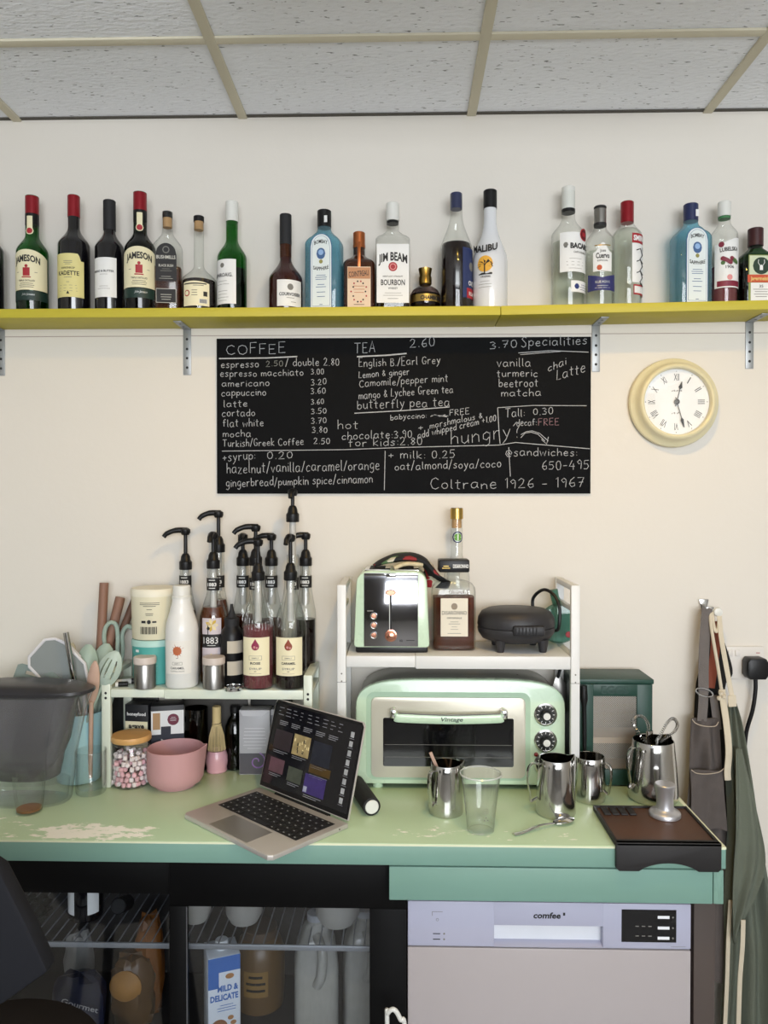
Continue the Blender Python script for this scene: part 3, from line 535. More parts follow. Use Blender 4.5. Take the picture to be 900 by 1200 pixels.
def bombay(px, y, label, rz):
    R = .0465
    def lb(m):
        q = flat(.0345); top_ = lambda w_: (lambda a: .162+.03*math.sqrt(max(0, 1-(a/w_)**2)))
        m.patch(q, -.028, .028, .006, top_(.028), BLUEL, 16, solid=True); m.patch(q, -.0265, .0265, .0075, lambda a: top_(.0265)(a)-.0015, mat('pale_blue_label', '#dbe3e2', .6), 16, .0009); m.patch(q, -.0232, .0232, .011, lambda a: top_(.0232)(a)-.005, BLUEL, 16, .0011); m.patch(q, -.0225, .0225, .0117, lambda a: top_(.0225)(a)-.0057, mat('pale_blue_label', '#dbe3e2', .6), 16, .0013)
        m.text(q, 'BOMBAY', 0, .168, .0095, INK, width=.034, arc=14, bold=.02, off=.0017); m.text(q, 'SAPPHIRE', 0, .1, .009, INK, width=.04, arc=-10, bold=.02, off=.0017)
        m.disc(q, 0, .142, .0115, BLUEL, 12, .0016, .014); m.disc(q, 0, .145, .007, mat('light_blue_print', '#8fb0d8', .6), 10, .002); m.disc(q, 0, .122, .005, mat('olive_print', '#8f8a4a', .6), 8, .0018)
        [m.patch(q, -w_/2, w_/2, zz, zz+.0014, BLUEL, 1, .0016) for w_, zz in ((.024, .087), (.03, .082), (.028, .077), (.018, .064), (.026, .058), (.022, .045), (.02, .034), (.008, .014))]
    def st(m): m.patch(flat(.0182), .004, .012, .226, .243, PAPER, 2, .0004)
    bx = -0.2004 if px == 0 else 0.7257
    return bottle('gin_bottle', label, bx, sq(R, 4.5, .72)(prof(R, .25, .0175, .172, .215)), BLUEG, None, [(capp(.018, .218, .261), NAVY if px else BLK)], {'front_label': lb, 'cap_sticker': st}, rz, seg=40)
bombay(0, 0, 'pale blue square gin bottle beside the small copper-capped bottle', -8)
bombay(1, 0, 'pale blue square gin bottle above the round clock', 6)
def coin(m):
    q = flat(.0405); m.patch(q, -.029, .029, .004, .107, mat('peach_label', '#dcc3a8', .6), 1, .0004); m.patch(q, -.028, .028, .077, .105, mat('tan_label_band', '#b9835b', .6), 1, .0007)
    m.text(q, 'COINTREAU', 0, .083, .014, INK, width=.05, bold=.01, off=.001, rot=6)
    for k in range(14): a = k*.45; m.disc(q, .02*math.cos(a)*(.8+.2*(k % 2)), .045+.026*math.sin(a), .0022, RED if k % 2 else INK, 6, .001)
    m.lines(q, 0, .058, .03, 3, .008, mat('orange_print', '#b5673f', .6), seed=6); m.lines(q, 0, .012, .04, 1, .006, INK)
bottle('liqueur_bottle', 'short square amber liqueur bottle with copper cap and peach label', -0.1115, sq(.0405, 5, .95)(prof(.0405, .2, .015, .118, .15)), mat('amber_glass_full', '#3a1e12', .15, coat=.4), None, [(capp(.0153, .172, .205), COPPER), ([(.0158, .165), (.0158, .1725)], COPPER, 'cap_ring')],
       {'front_label': coin, 'neck_ribbon': lambda m: m.box(-.004, .004, -.0405, -.0155, .1, .17, COPPER, .001)}, 3, seg=40)
def beam(m):
    q = flat(.0345); m.patch(q, -.0405, .0405, .018, .165, PAPER, 1, .0004, solid=True); m.text(q, 'JIM BEAM', 0, .124, .021, INK, width=.072, arc=6, bold=.03, off=.0008); m.disc(q, 0, .108, .0115, RED, 14, .0008); m.disc(q, 0, .108, .008, mat('pink_print', '#d9908f', .6), 12, .001); m.disc(q, 0, .108, .006, RED, 12, .0012)
    m.text(q, 'KENTUCKY STRAIGHT', 0, .082, .004, INK, width=.05, off=.0008); m.text(q, 'BOURBON', 0, .062, .0145, INK, width=.06, bold=.02, off=.0008); m.text(q, 'WHISKEY', 0, .052, .005, INK, width=.024, off=.0008); m.lines(q, 0, .042, .06, 2, .006, GREYINK, .0009, .0008, 3); m.lines(q, 0, .028, .04, 1, .006, INK, .001, .0008)
bottle('bourbon_bottle', 'square clear bourbon bottle with white cap and big white label with red seal', -0.0261, sq(.0435, 5, .78)(prof(.0435, .275, .0155, .182, .212, .8)), CLEAR, (COLA, .165), [(capp(.0165, .233, .278), WHITE), (capp(.0155, .226, .233), BLK, 'cap_collar')], {'front_label': beam}, 2, seg=40)
def cham(m): q = rnd(.0382); m.patch(q, -.05, .05, .022, .04, GOLD, 20, solid=True); m.text(q, 'CHAMBORD', .018, .026, .0095, INK, width=.062, bold=.04)
bottle('liqueur_bottle', 'small round dark liqueur bottle with gold crown cap and gold band', 0.0569, [(.03, 0), (.0378, .008), (.038, .045), (.033, .056), (.022, .064), (.0135, .068), (.0135, .075)], glass('plum_glass', (.5, .42, .42), .5, .6), (COLA, .046), [([(.0135, .07), (.0165, .073), (.0165, .09), (.0145, .094), (.0175, .112), (.012, .113), (0, .105)], GOLD, 'crown_cap')], {'front_label': cham}, 0)
def ovd(m):
    q = rnd(.0409); m.patch(q, .0, .05, .03, .155, mat('navy_label', '#27345f', .5), 14, solid=True); m.patch(q, .012, .05, .03, .055, RED, 8, .0009); m.text(q, 'OVD', .03, .062, .012, PAPER, width=.026, bold=.02); m.text(q, 'RUM', .03, .037, .01, PAPER, width=.022); m.disc(q, .03, .11, .011, GREYINK, 10)
bottle('rum_bottle', 'clear bottle of black rum with navy cap beside the white coconut bottle', 0.1354, prof(.0406, .3, .0155, .16, .25, .8), CLEAR, (COLA, .172), [(capp(.0152, .262, .302), NAVY)], {'front_label': ovd}, 20)
WG = mat('white_satin_glass', '#d8dadd', .2, noise=.02, coat=.3)
def mali(m):
    q = rnd(.0443); m.text(q, 'MALIBU', -.012, .142, .0165, INK, width=.066, arc=-5, bold=.035, rot=0, off=.0015); Yw = mat('sunset_yellow', '#e0a83a', .6)
    m.disc(q, -.01, .112, .02, Yw, 16, .0012); m.patch(q, -.012, -.009, .085, .112, INK, 1, .0016)
    for a in (15, 50, 90, 130, 165, -10, 190): c, s_ = math.cos(R_(a)), math.sin(R_(a)); m.add([q(-.0105, .11, .0017), q(-.0105+.017*c-.003*s_, .11+.014*s_+.003*c, .0017), q(-.0105+.021*c, .106+.014*s_, .0017), q(-.0105+.013*c+.003*s_, .108+.011*s_-.002*c, .0017)], [[0, 1, 2, 3]], INK)
    m.patch(q, -.026, .008, .085, lambda x: .0885+.0015*math.sin(300*x), INK, 8, .0016); m.text(q, 'ORIGINAL', -.008, .078, .0045, INK, width=.026); m.lines(q, -.01, .068, .036, 3, .007, GREYINK, .0008)
bottle('coconut_rum_bottle', 'opaque white rum bottle with black cap and palm tree print', 0.2213, prof(.044, .3, .016, .13, .235, .8), WG, None, [(capp(.0172, .262, .308), BLK)], {'front_label': mali}, -10)
def bac(m):
    q = rnd(.0422); m.patch(q, -.04, .05, .088, lambda a: .186-.0*a, PAPER, 22, solid=True); m.text(q, 'BACARDI', .017, .146, .013, INK, width=.062, bold=.05); m.disc(q, .026, .182, .0155, RED, 14, .0016); m.disc(q, .026, .182, .0125, mat('dark_red_print', '#5d1218', .5), 14, .0019); m.patch(q, .018, .032, .177, .187, RED, 4, .0021)
    m.text(q, 'CARTA BLANCA', .014, .134, .005, INK, width=.04); m.lines(q, .0, .12, .05, 4, .008, GREYINK, .0008); m.disc(q, -.025, .155, .006, GREYINK, 8); m.lines(q, -.025, .148, .012, 1, .005, INK)
def bac2(m): q = rnd(.0422); m.patch(q, -.012, .05, .038, .066, PAPER, 14, solid=True); m.disc(q, .003, .052, .007, BLUEINK, 4); m.lines(q, .025, .056, .03, 3, .006, BLUEINK, .001)
bottle('white_rum_bottle', 'tall clear rum bottle with white cap and red bat seal', 0.4186, prof(.042, .3, .0165, .19, .235, .8), CLEAR, (PALEL, .17), [(capp(.0165, .255, .312), WHITE), (capp(.017, .247, .257), BLK, 'cap_collar')], {'front_label': bac, 'lower_label': bac2}, 14)
def cuer(m):
    q = rnd(.0357); m.patch(q, -.024, .024, .085, lambda a: .12+.03*(1-(a/.03)**2)+.006*math.cos(a*200), PAPER, 16, solid=True); m.text(q, 'Jose', 0, .132, .0075, INK, width=.014); m.text(q, 'Cuervo', 0, .117, .0135, INK, width=.033, bold=.03); m.text(q, 'ESPECIAL', 0, .109, .004, INK, width=.026); m.disc(q, -.008, .094, .0065, mat('orange_seal', '#b8502f', .5), 10); m.patch(q, -.02, .02, .1475, .15, GOLD, 6, .0009)
def cue2(m): q = rnd(.0357); m.patch(q, -.04, .04, .038, lambda a: .07+.01*abs(a)/.04, mat('indigo_label', '#2c2f66', .5), 20, solid=True); m.text(q, 'BLUE AGAVE', 0, .056, .006, mat('silver_print', '#b9bdbb', .4, .5), width=.036); m.lines(q, 0, .049, .04, 2, .005, mat('silver_print', '#b9bdbb', .4, .5), .0008)
bottle('tequila_bottle', 'clear tequila bottle with silver cap and indigo lower label', 0.4948, prof(.0354, .25, .015, .165, .205), CLEAR, (PALEL, .14), [(capp(.0152, .212, .25), BRUSH), (capp(.0155, .25, .256), INK, 'cap_top'), ([(.0156, .206), (.0156, .213)], INK, 'cap_ring')], {'front_label': cuer, 'lower_label': cue2}, -3, 1.95)
def smir(m):
    q = rnd(.0368); m.patch(q, -.012, .05, .158, .182, RED, 14, solid=True); m.text(q, 'SMIRNOFF', .022, .164, .013, PAPER, width=.062, bold=.04); m.patch(q, -.012, .05, .06, .157, PAPER, 14, solid=True)
    for k in range(3): m.tube([q(.0, .14-k*.028, .0015), q(.012, .145-k*.028, .0015), q(.022, .13-k*.028, .0015), q(.01, .118-k*.028, .0015), q(.024, .11-k*.028, .0015)], .0014, INK, 5)
    m.disc(q, .03, .145, .007, INK, 8)
def smi2(m): q = rnd(.0368); m.patch(q, -.008, .05, .03, .055, RED, 14, solid=True); m.patch(q, -.006, .05, .034, .051, PAPER, 10, .001); m.lines(q, .02, .048, .04, 3, .005, INK, .001)
bottle('vodka_bottle', 'clear vodka bottle with red cap and red banner label', 0.5665, prof(.0364, .268, .0155, .185, .22, .9), CLEAR, (PALEL, .2), [(capp(.0162, .218, .271), REDCAP)], {'front_label': smir, 'lower_label': smi2}, 22)
def lub(m):
    q = rnd(.0327); CH = mat('cherry_print', '#7a2036', .5); m.patch(q, -.037, .037, .043, lambda a: .16+.008*math.sin(a*50), PAPER, 18, solid=True); m.text(q, 'LUBELSKA', 0, .133, .01, INK, width=.046, bold=.03, rot=4)
    for k in range(12): m.disc(q, -.016+.0034*(k*7 % 11), .108+.012*((k*5 % 7)/7-.3), .0052, CH if k % 3 else mat('green_print', '#4c6b3b', .6), 8, .001+.0002*k)
    m.text(q, '1906', .0, .09, .008, INK, width=.02); m.patch(q, -.03, .03, .046, .06, CH, 12, .001); m.disc(q, 0, .068, .007, mat('pink_print', '#d9908f', .6), 8); m.disc(q, -.02, .15, .007, CH, 8)
bottle('cherry_vodka_bottle', 'slim flavoured vodka bottle with silver-white cap and cherry print label', 0.8093, prof(.0324, .262, .0145, .18, .215, .9), CLEAR, (PURPL, .1), [(capp(.0158, .228, .265), WHITE), (capp(.015, .222, .228), mat('green_ring', '#3d7a4a', .5), 'cap_ring')], {'front_label': lub}, 2)
def jag(m):
    q = flat(.0295); m.patch(q, -.031, .031, .006, .122, mat('olive_label_border', '#8f9a58', .5), 1, .0004, solid=True); m.patch(q, -.029, .029, .068, .12, mat('cream_green_label', '#c9d2b4', .6), 1, .0008); m.disc(q, 0, .095, .021, mat('deep_green_print', '#1c3524', .6), 16, .0011); m.patch(q, -.034, .034, .054, .073, mat('orange_red_band', '#c4502c', .5), 1, .0014); m.text(q, 'Jagermeister', 0, .059, .0095, mat('gold_print', '#e0c071', .5), width=.054, bold=.03, off=.0018)
    m.patch(q, -.026, .026, .008, .053, PAPER, 1, .0011); m.text(q, '35', 0, .041, .007, INK, width=.01, off=.0014); [m.patch(q, -a, a, zz, zz+.0014, GREYINK, 1, .0014) for a, zz in ((.02, .036), (.016, .03), (.018, .024), (.014, .018))]
    for s_ in (-1, 1): m.tube([q(s_*.003, .095, .0014), q(s_*.008, .102, .0014), q(s_*.007, .11, .0014)], .0008, PAPER, 4)
    m.patch(q, -.004, .004, .084, lambda a: .098-abs(a), PAPER, 4, .0014)
bottle('herbal_liqueur_bottle', 'squat dark green herbal liqueur bottle with orange banded label, rightmost on the shelf', 0.8874, sq(.0405, 5, .7)(prof(.0405, .19, .0165, .12, .15)), glass('jager_green_glass', (.06, .25, .07), .4, .5), (mat('green_dark_spirit', '#0f1a16', .15), .11), [(capp(.0185, .152, .196), mat('oxblood_cap', '#3a1417', .4))], {'front_label': jag}, 2, seg=40)

# ---------------------------------------------------------------- left white rack
RKM = mat('mint_white_metal', '#d5dccd', .4, noise=.02); RWM = mat('white_powder_coat', '#dcdcda', .4, noise=.015)
ZL = 1.1436
t = thing('tiered_rack', 'pale green-white metal rack on the counter, carrying the syrup bottles', 'rack', (0, 0, ZC)); zl = ZL-ZC
xa, xb = -0.7315, -0.2175; zr = 1.1808-ZC
for x0, nm in ((xa, 1), (xb-.022, -1)):
    mb = MB(); mb.box(x0, x0+.022, 1.84, 1.855, 0, zr, RKM, .003); mb.box(x0, x0+.022, 1.985, 2.0, 0, zr, RKM, .003); mb.box(x0, x0+.022, 1.855, 1.985, zr-.012, zr, RKM, .003); mb.box(x0, x0+.022, 1.855, 1.985, zl-.012, zl-.0005, RKM, .002)
    for q in (.009, .021): mb.disc(flat(-1.84), x0+.011, zl-q, .0032, HOLE, 10, .0003)
    mb.build('side_frame', t)
xm = -0.5774
MB().box(xa+.0225, xm, 1.8415, 1.999, zl-.02, zl, RKM, .002).build('shelf_panel', t)
MB().box(xm+.0002, xb-.0225, 1.8405, 1.9992, zl-.0225, zl+.0006, RKM, .002).build('shelf_panel', t)
zl = ZL+.0008
# things on the rack
SHK = 'steel shakers on the left rack'
def shaker(x, y, label):
    t = thing('powder_shaker', label, 'shaker', (x, y, zl), 0, SHK)
    MB().lathe([(.024, 0), (.0262, .002), (.0262, .056), (.0252, .058), (.0252, .06), (.0262, .062), (.0262, .063)], BRUSH, 32).build('cup', t); MB().lathe([(.0272, .0605), (.0274, .074), (.026, .077), (0, .0772)], mat('frosted_lid', '#c9bdb4', .5), 32).build('lid', t)
shaker(-0.6300, 1.857, 'small steel shaker with frosted lid in front of the stacked tubs'); shaker(-0.4606, 1.857, 'small steel shaker with frosted lid between the white bottle and the black squeeze bottle')
TEAL = mat('teal_plastic', '#4fa39c', .4, noise=.05); TUBC = mat('cream_plastic', '#e0d9bd', .45, noise=.03)
tx, ty_ = -.629, 1.93; z1 = zl+.112
t = thing('powder_tub', 'teal plastic tub standing under the cream tub', 'tub', (tx, ty_, zl), 0, 'stacked tubs')
MB().lathe([(.05, 0), (.053, .003), (.0555, .1)], TEAL, 40).build('body', t); MB().lathe([(.0568, .095), (.0568, .106), (.054, .1105), (0, .1105)], mat('pale_teal_lid', '#a9cfc6', .45), 40).build('lid', t)
q = rnd(.0556); MB().patch(q, -.035, -.024, .082, .088, PAPER, 4, .0004).build('sticker', t); mb = MB(); mb.lines(q, 0, .06, .05, 3, .012, mat('light_teal_print', '#8fc4bb', .5), .001, .0004); mb.build('label', t)
t = thing('powder_tub', 'cream plastic tub with barcode label stacked on the teal tub', 'tub', (tx, ty_, z1), 0, 'stacked tubs')
MB().lathe([(.053, 0), (.055, .003), (.0575, .112)], TUBC, 40).build('body', t); MB().lathe([(.0588, .107), (.0588, .121), (.056, .1255), (0, .1245)], mat('cream_lid', '#e6e1cd', .45), 40).build('lid', t)
mb = MB(); q = rnd(.0575); mb.lines(q, .005, .092, .05, 3, .004, INK, .0012, .0006, 2); mb.lines(q, .005, .076, .02, 1, .004, INK, .0012, .0006); mb.lines(q, .005, .066, .026, 2, .004, INK, .0012, .0006, 7)
for i in range(14): mb.patch(q, -.018+i*.003, -.018+i*.003+(.0018 if i % 3 else .001), .016, .034, INK, 1, .0006)
mb.disc(q, .004, .046, .005, INK, 8, .0006); mb.patch(q, -.015, -.004, .043, .049, INK, 2, .0006); mb.patch(q, .012, .022, .044, .048, INK, 2, .0006); mb.build('label', t)
# white caramel sauce bottle
SPL = mat('caramel_splash', '#b5623a', .6)
def sauce(m):
    q = rnd(.0402); m.patch(q, -.034, .034, .038, .118, mat('off_white_label', '#e4e1da', .6), 14, solid=True); m.disc(q, .0, .094, .0105, SPL, 12)
    for k in range(13): a = k*.483; L = .013+.006*(k*5 % 3)/2; m.add([q(.007*math.cos(a-.2), .094+.007*math.sin(a-.2), .0009), q(L*math.cos(a), .094+L*math.sin(a), .0009), q(.007*math.cos(a+.2), .094+.007*math.sin(a+.2), .0009)], [[0, 1, 2]], SPL)
    for z0 in (.06, .0665): m.patch(q, -.012, .012, z0, z0+.0007, GREYINK, 3, .0009)
    for x0 in (-.012, .0113): m.patch(q, x0, x0+.0007, .06, .067, GREYINK, 1, .0009)
    m.text(q, 'SIMPLY', 0, .0622, .0028, GREYINK, width=.014); m.text(q, 'CARAMEL', 0, .05, .0055, INK, width=.034); m.text(q, 'TOPPING SAUCE', 0, .0435, .003, GREYINK, width=.034); m.lines(q, 0, .076, .006, 1, .004, INK)
bottle('sauce_bottle', 'white plastic caramel sauce bottle with white cap', -0.5443, [(.034, 0), (.0395, .006), (.0398, .14), (.0375, .158), (.032, .176), (.0285, .186), (.0285, .19), (.0245, .203), (.023, .21), (.023, .222)], mat('white_bottle_plastic', '#e4e3df', .35, coat=.2), None, [([(.0238, .2165), (.0238, .222), (.0215, .224), (.0215, .246), (.0195, .249), (0, .249)], WHITE)], {'front_label': sauce}, 0, 1.876, zl, 'syrup and sauce bottles on the left rack')
# pump
def pump(t, z, lift=.05, ang=180, spout=.05, tube=True, deep=.1):
    mb = MB(); mb.lathe([(.0158, z-.02), (.0165, z-.018), (.0165, z), (.013, z+.004), (.0115, z+.014), (.0085, z+.02), (.0065, z+.022)], BLK, 24); p = mb.build('pump_collar', t)
    mb = MB(); mb.tube([(0, 0, z+.02), (0, 0, z+.02+lift)], .0048, BLK, 12)
    zh = z+.02+lift; c, s_ = math.cos(R_(ang)), math.sin(R_(ang))
    mb.lathe([(.0095, zh-.008), (.0125, zh-.002), (.0125, zh+.006), (.008, zh+.0095), (0, zh+.01)], BLK, 20)
    mb.tube(smoothpath([(-.006*c, -.006*s_, zh+.004), (spout*.45*c, spout*.45*s_, zh+.004), (spout*.85*c, spout*.85*s_, zh-.004), (spout*c, spout*s_, zh-.013)], 4), [.0075]*5+[.0068]*4+[.006]*4, BLK, 10)
    mb.build('pump_head', t)
    if tube: MB().tube([(0, 0, z-.02-deep), (0, 0, z-.019)], .0085, mat('grey_pump_tube', '#b8b7b3', .4), 12).build('dip_tube', t)
GS = 'syrup and sauce bottles on the left rack'
def ribbed(R, H): return [(R*.85, 0), (R*.97, .004), (R, .05), (R, .148), (R*.99, .158), (R*.86, .178), (R*.66, .2), (R*.5, .22), (.0155, .245), (.0145, H)]
def simply(x, word, label, liq, dropc, lvl):
    R = .0385; pr = ribbed(R, .262)
    t = bottle('syrup_bottle', label, x, pr, CLEAR, (liq, lvl), (), {}, 0, 1.87, zl, GS, seg=40)
    q = rnd(R+.0004); m = MB(); m.patch(q, -.036, .036, .036, .128, CREAM, 18, solid=True)
    m.patch(q, -.0095, .0095, lambda a: .107-.0095*math.sqrt(max(0, 1-(a/.0095)**2)), lambda a: .107+(.0095*math.sqrt(max(0, 1-(a/.0095)**2)) if abs(a) > .006 else .0075+.0105*(1-abs(a)/.006)), dropc, 12, .0009); m.disc(q, -.002, .105, .003, mat('drop_highlight_print', '#c58a86', .6), 6, .0012); m.disc(q, .004, .1035, .0024, mat('drop_highlight_print', '#c58a86', .6), 6, .0012)
    for z0 in (.074, .0835): m.patch(q, -.0155, .0155, z0, z0+.0007, GREYINK, 4, .0009)
    for x0 in (-.0155, .0148): m.patch(q, x0, x0+.0007, .074, .084, GREYINK, 1, .0009)
    m.text(q, 'SIMPLY', 0, .0772, .0032, GREYINK, width=.018); m.text(q, word, 0, .0635, .0058, INK, width=.024 if len(word) < 5 else .034, bold=.03); m.text(q, 'SYRUP', 0, .0505, .0052, GREYINK, width=.03); m.lines(q, 0, .046, .008, 1, .004, INK); m.lines(q, 0, .041, .044, 1, .004, GREYINK, .0006)
    m.build('front_label', t)
    for nm, seg_ in (('base_ribs', [(R, .006), (R, .034)]), ('shoulder_ribs', [(R, .13), (R, .15), (R*.86, .178), (R*.6, .208)])):
        ribs = MB()
        for k in range(28): a = 2*math.pi*k/28; c, s_ = math.cos(a), math.sin(a); ribs.tube([(r*c, r*s_, z) for r, z in seg_], .0011, CLEAR, 5)
        ribs.build(nm, t)
    return t
t = simply(-0.3541, 'ROSE', 'clear syrup bottle of pink rose syrup with black pump', PURPL, mat('rose_drop', '#8c1f45', .5), .15); pump(t, .282, .052, 188, .055)
t = simply(-0.2744, 'CARAMEL', 'nearly empty clear caramel syrup bottle with black pump', COLA, mat('caramel_drop', '#8a3a1c', .5), .04); pump(t, .283, .062, 262, .04)
def neckl(m): q = rnd(.0158); m.patch(q, -.022, .022, .232, .263, INK, 12, solid=True); m.text(q, '1883', 0, .243, .0085, PAPER, width=.022, bold=.03); m.lines(q, 0, .257, .024, 1, .004, PAPER, .0016); m.lines(q, 0, .237, .024, 1, .004, PAPER, .0016)
def hexb(R, H): return [(R*.92, 0), (R, .004), (R, .165), (R*.9, .18), (.016, .225), (.0145, .24), (.0145, H)]
def s1883(px, y, label, liq, lvl, R=.0275, ang=180, lift=.05, spout=.045, fl=None, lo=0., rz=0, zup=0.):
    lab = {'neck_label': neckl}
    if fl: lab['front_label'] = fl
    t = bottle('syrup_bottle', label, px, hexb(R, .29+lo), CLEAR, (liq, lvl), (), lab, rz, y, zl, GS); pump(t, .308+lo+zup, lift, ang, spout, True, .1+zup); return t
def van(m):
    q = rnd(.0345); Yw = mat('vanilla_flower', '#c9a83c', .6); m.patch(q, -.022, .028, .03, .165, mat('mauve_label', '#c9bfc4', .6), 14, solid=True); m.patch(q, -.022, .028, .092, .125, INK, 12, .001); m.text(q, '1883', .001, .102, .017, PAPER, width=.036, bold=.0); m.lines(q, .003, .097, .03, 1, .004, PAPER, .0012, .0015)
    for cx, cz in ((.004, .148), (.006, .062)):
        for k in range(7): a = k*.9; L = .021; c, s_ = math.cos(a), math.sin(a); m.add([q(cx, cz, .0013), q(cx+L*.5*c-.004*s_, cz+L*.5*s_+.004*c, .0013), q(cx+L*c*.8, cz+L*s_*.8, .0013), q(cx+L*.5*c+.004*s_, cz+L*.5*s_-.004*c, .0013)], [[0, 1, 2, 3]], Yw if k % 2 else mat('cream_petal', '#e2d3a0', .6))
        m.disc(q, cx-.008, cz-.008, .004, INK, 8, .0016); m.patch(q, cx-.01, cx-.008, cz-.03, cz, INK, 1, .0016)
s1883(-.478, 1.925, 'brown vanilla syrup bottle with flower label and black pump, left of the squeeze bottle', WHISKY, .19, .034, 268, .042, .035, van, -.002)
s1883(-0.5654, 1.985, 'syrup bottle with black pump standing behind the white sauce bottle', BROWNL, .17, .027, 190, .058, .055, None, -.01)
s1883(-0.4796, 1.988, 'amber syrup bottle with raised black pump behind the vanilla syrup', WHISKY, .2, .0275, 190, .058, .05, None, .035)
s1883(-0.4160, 1.988, 'syrup bottle with black neck label and pump, behind the black squeeze bottle', BROWNL, .16, .0275, 268, .034, .03)
s1883(-0.3728, 1.937, 'syrup bottle with long-spouted black pump directly behind the rose syrup', BROWNL, .14, .0275, 192, .054, .055, None, .005)
s1883(-0.3414, 1.988, 'syrup bottle with black pump between the rose and caramel syrups at the wall', BROWNL, .15, .0275, 186, .034, .05)
s1883(-0.2793, 1.942, 'tallest syrup bottle, its black pump reaching up to the menu board', CLEARP, .05, .0275, 268, .034, .03, None, .03, 0, .085)
s1883(-0.2524, 1.99, 'syrup bottle with dark liquid and black pump beside the rack end', COLA, .15, .0265, 200, .036, .042)
# black squeeze bottle, lid ring, lighters
t = bottle('squeeze_bottle', 'black squeeze bottle with pointed nozzle and pale checked label', -.4255, [(.024, 0), (.0282, .004), (.0285, .118), (.025, .135), (.0165, .147), (.0165, .15)], BLK, None, [([(.0182, .146), (.0182, .165), (.011, .168), (.0045, .188), (.0035, .2), (0, .2)], BLKM, 'nozzle_cap')],
           {'upper_label': lambda m: m.patch(rnd(.0288), -.012, .03, .082, .112, mat('pale_check_label', '#bdb5a4', .6), 6, solid=True), 'lower_label': lambda m: m.patch(rnd(.0288), -.012, .03, .028, .062, mat('pale_check_label', '#bdb5a4', .6), 6, solid=True)}, 14, 1.898, zl, GS)
MB_ = MB().lathe([(.0235, 0), (.0238, .002), (.0238, .008), (.022, .0095), (.019, .0095), (.0185, .006), (.0185, .001)], CHROME, 32)
tag(MB_.build('metal_ring_lid', None, (-0.4119+.003, 1.8655-.023, zl+.0001)), 'flat chrome ring lid lying at the front edge of the rack', 'lid')
def pen(name, label, p0, p1, r, m1, m2):
    t = thing(name, label, 'pen', p0); d = Vector(p1)-Vector(p0); MB().tube([(0, 0, 0), tuple(d*.78)], r, m1, 12).build('barrel', t); MB().tube([tuple(d*.78), tuple(d)], r*1.08, m2, 12).build('cap', t)
pen('chalk_marker', 'slim pale marker pen lying at the left end of the rack', (-0.7222+.012, 1.884, zl+.0068), (-0.6686, 1.90, zl+.0068), .0065, mat('pale_grey_plastic', '#c2c0ba', .5), BLK)
pen('chalk_marker', 'black marker pen with white cap lying at the left end of the rack', (-0.6642-.012, 1.868, zl+.0063), (-0.7061+.002, 1.862, zl+.0063), .006, BLK, WHITE)

# ---------------------------------------------------------------- left end of the counter
# water filter jug
JS = .95
t = thing('water_filter_jug', 'clear water filter jug with smoked hopper and dark grey lid at the left end', 'water jug', (-.868, 1.765, ZC))
def oval(z, x0, x1, hy, n=24, e=2.6):
    out = []; z *= JS
    for i in range(n):
        a = 2*math.pi*i/n; c, q = math.cos(a), math.sin(a); out.append(((x0+x1)/2+(x1-x0)/2*math.copysign(abs(c)**(2/e), c), hy*math.copysign(abs(q)**(2/e), q), z))
    return out
def loft(mb, secs, mt, cap0=True, cap1=True):
    vs = [v for s_ in secs for v in s_]; n = len(secs[0]); fs = []
    for k in range(len(secs)-1):
        for i in range(n): j = (i+1) % n; fs.append([k*n+i, k*n+j, (k+1)*n+j, (k+1)*n+i])
    if cap0: fs.append(list(range(n)))
    if cap1: fs.append([(len(secs)-1)*n+i for i in range(n)])
    return mb.add(vs, fs, mt)
loft(MB(), [oval(.003, -.125, .083, .05), oval(0, -.13, .09, .054), oval(.006, -.132, .092, .056), oval(.12, -.138, .106, .058), oval(.22, -.145, .126, .061), oval(.268, -.15, .145, .062)], glass('jug_plastic', (.965, .975, .985), .75, .5, .04, .03), True, False).build('jug_body', t)
loft(MB(), [oval(.062, -.085, .058, .036), oval(.055, -.08, .052, .033), oval(.062, -.09, .066, .038), oval(.1, -.094, .074, .042), oval(.104, -.092, .074, .042), oval(.115, -.096, .076, .044), oval(.15, -.11, .09, .05), oval(.264, -.135, .112, .055)], SMOKE, True, False).build('filter_hopper', t)
LIDM = mat('dark_grey_lid', '#2b2a2d', .35, noise=.08)
loft(MB(), [oval(.262, -.146, .135, .06), oval(.269, -.153, .149, .0635), oval(.276, -.153, .147, .0635), oval(.287, -.14, .11, .055), oval(.292, -.11, .06, .042)], LIDM).build('lid', t)
loft(MB(), [oval(.004, -.125, .083, .05), oval(.05, -.127, .088, .051), oval(.0505, -.127, .088, .051)], glass('water', (.97, .98, .99), .85, .3)).build('water', t)
# shot glass and tumbler
t = thing('shot_glass', 'small faceted glass with a trace of coffee, in front of the water jug', 'glass', (*(-0.8389, 1.6680), ZC)); t.location.y += .028; 
MB().lathe([(.0, .004), (.026, .004), (.0255, 0), (.0275, .002), (.029, .012), (.0315, .03), (.0365, .088)], glass('glassware', (.985, .987, .985), .72, .55), 12, cap=False).build('glass_wall', t, ang=10)
MB().lathe([(.0, .005), (.0262, .005), (.0266, .0095), (0, .0085)], mat('coffee_dregs', '#8f6138', .35), 20).build('coffee_dregs', t)
t = thing('tumbler', 'clear empty tumbler between the water jug and the marshmallow jar', 'glass', (-0.7460, 1.812, ZC))
GW = MC['glassware']
MB().lathe([(0, .012), (.03, .013), (.033, .02), (.034, .102), (.0355, .103), (.0362, .101), (.036, .02), (.0345, .004), (.031, 0), (0, .003)], GW, 32, cap=False).build('glass_wall', t)
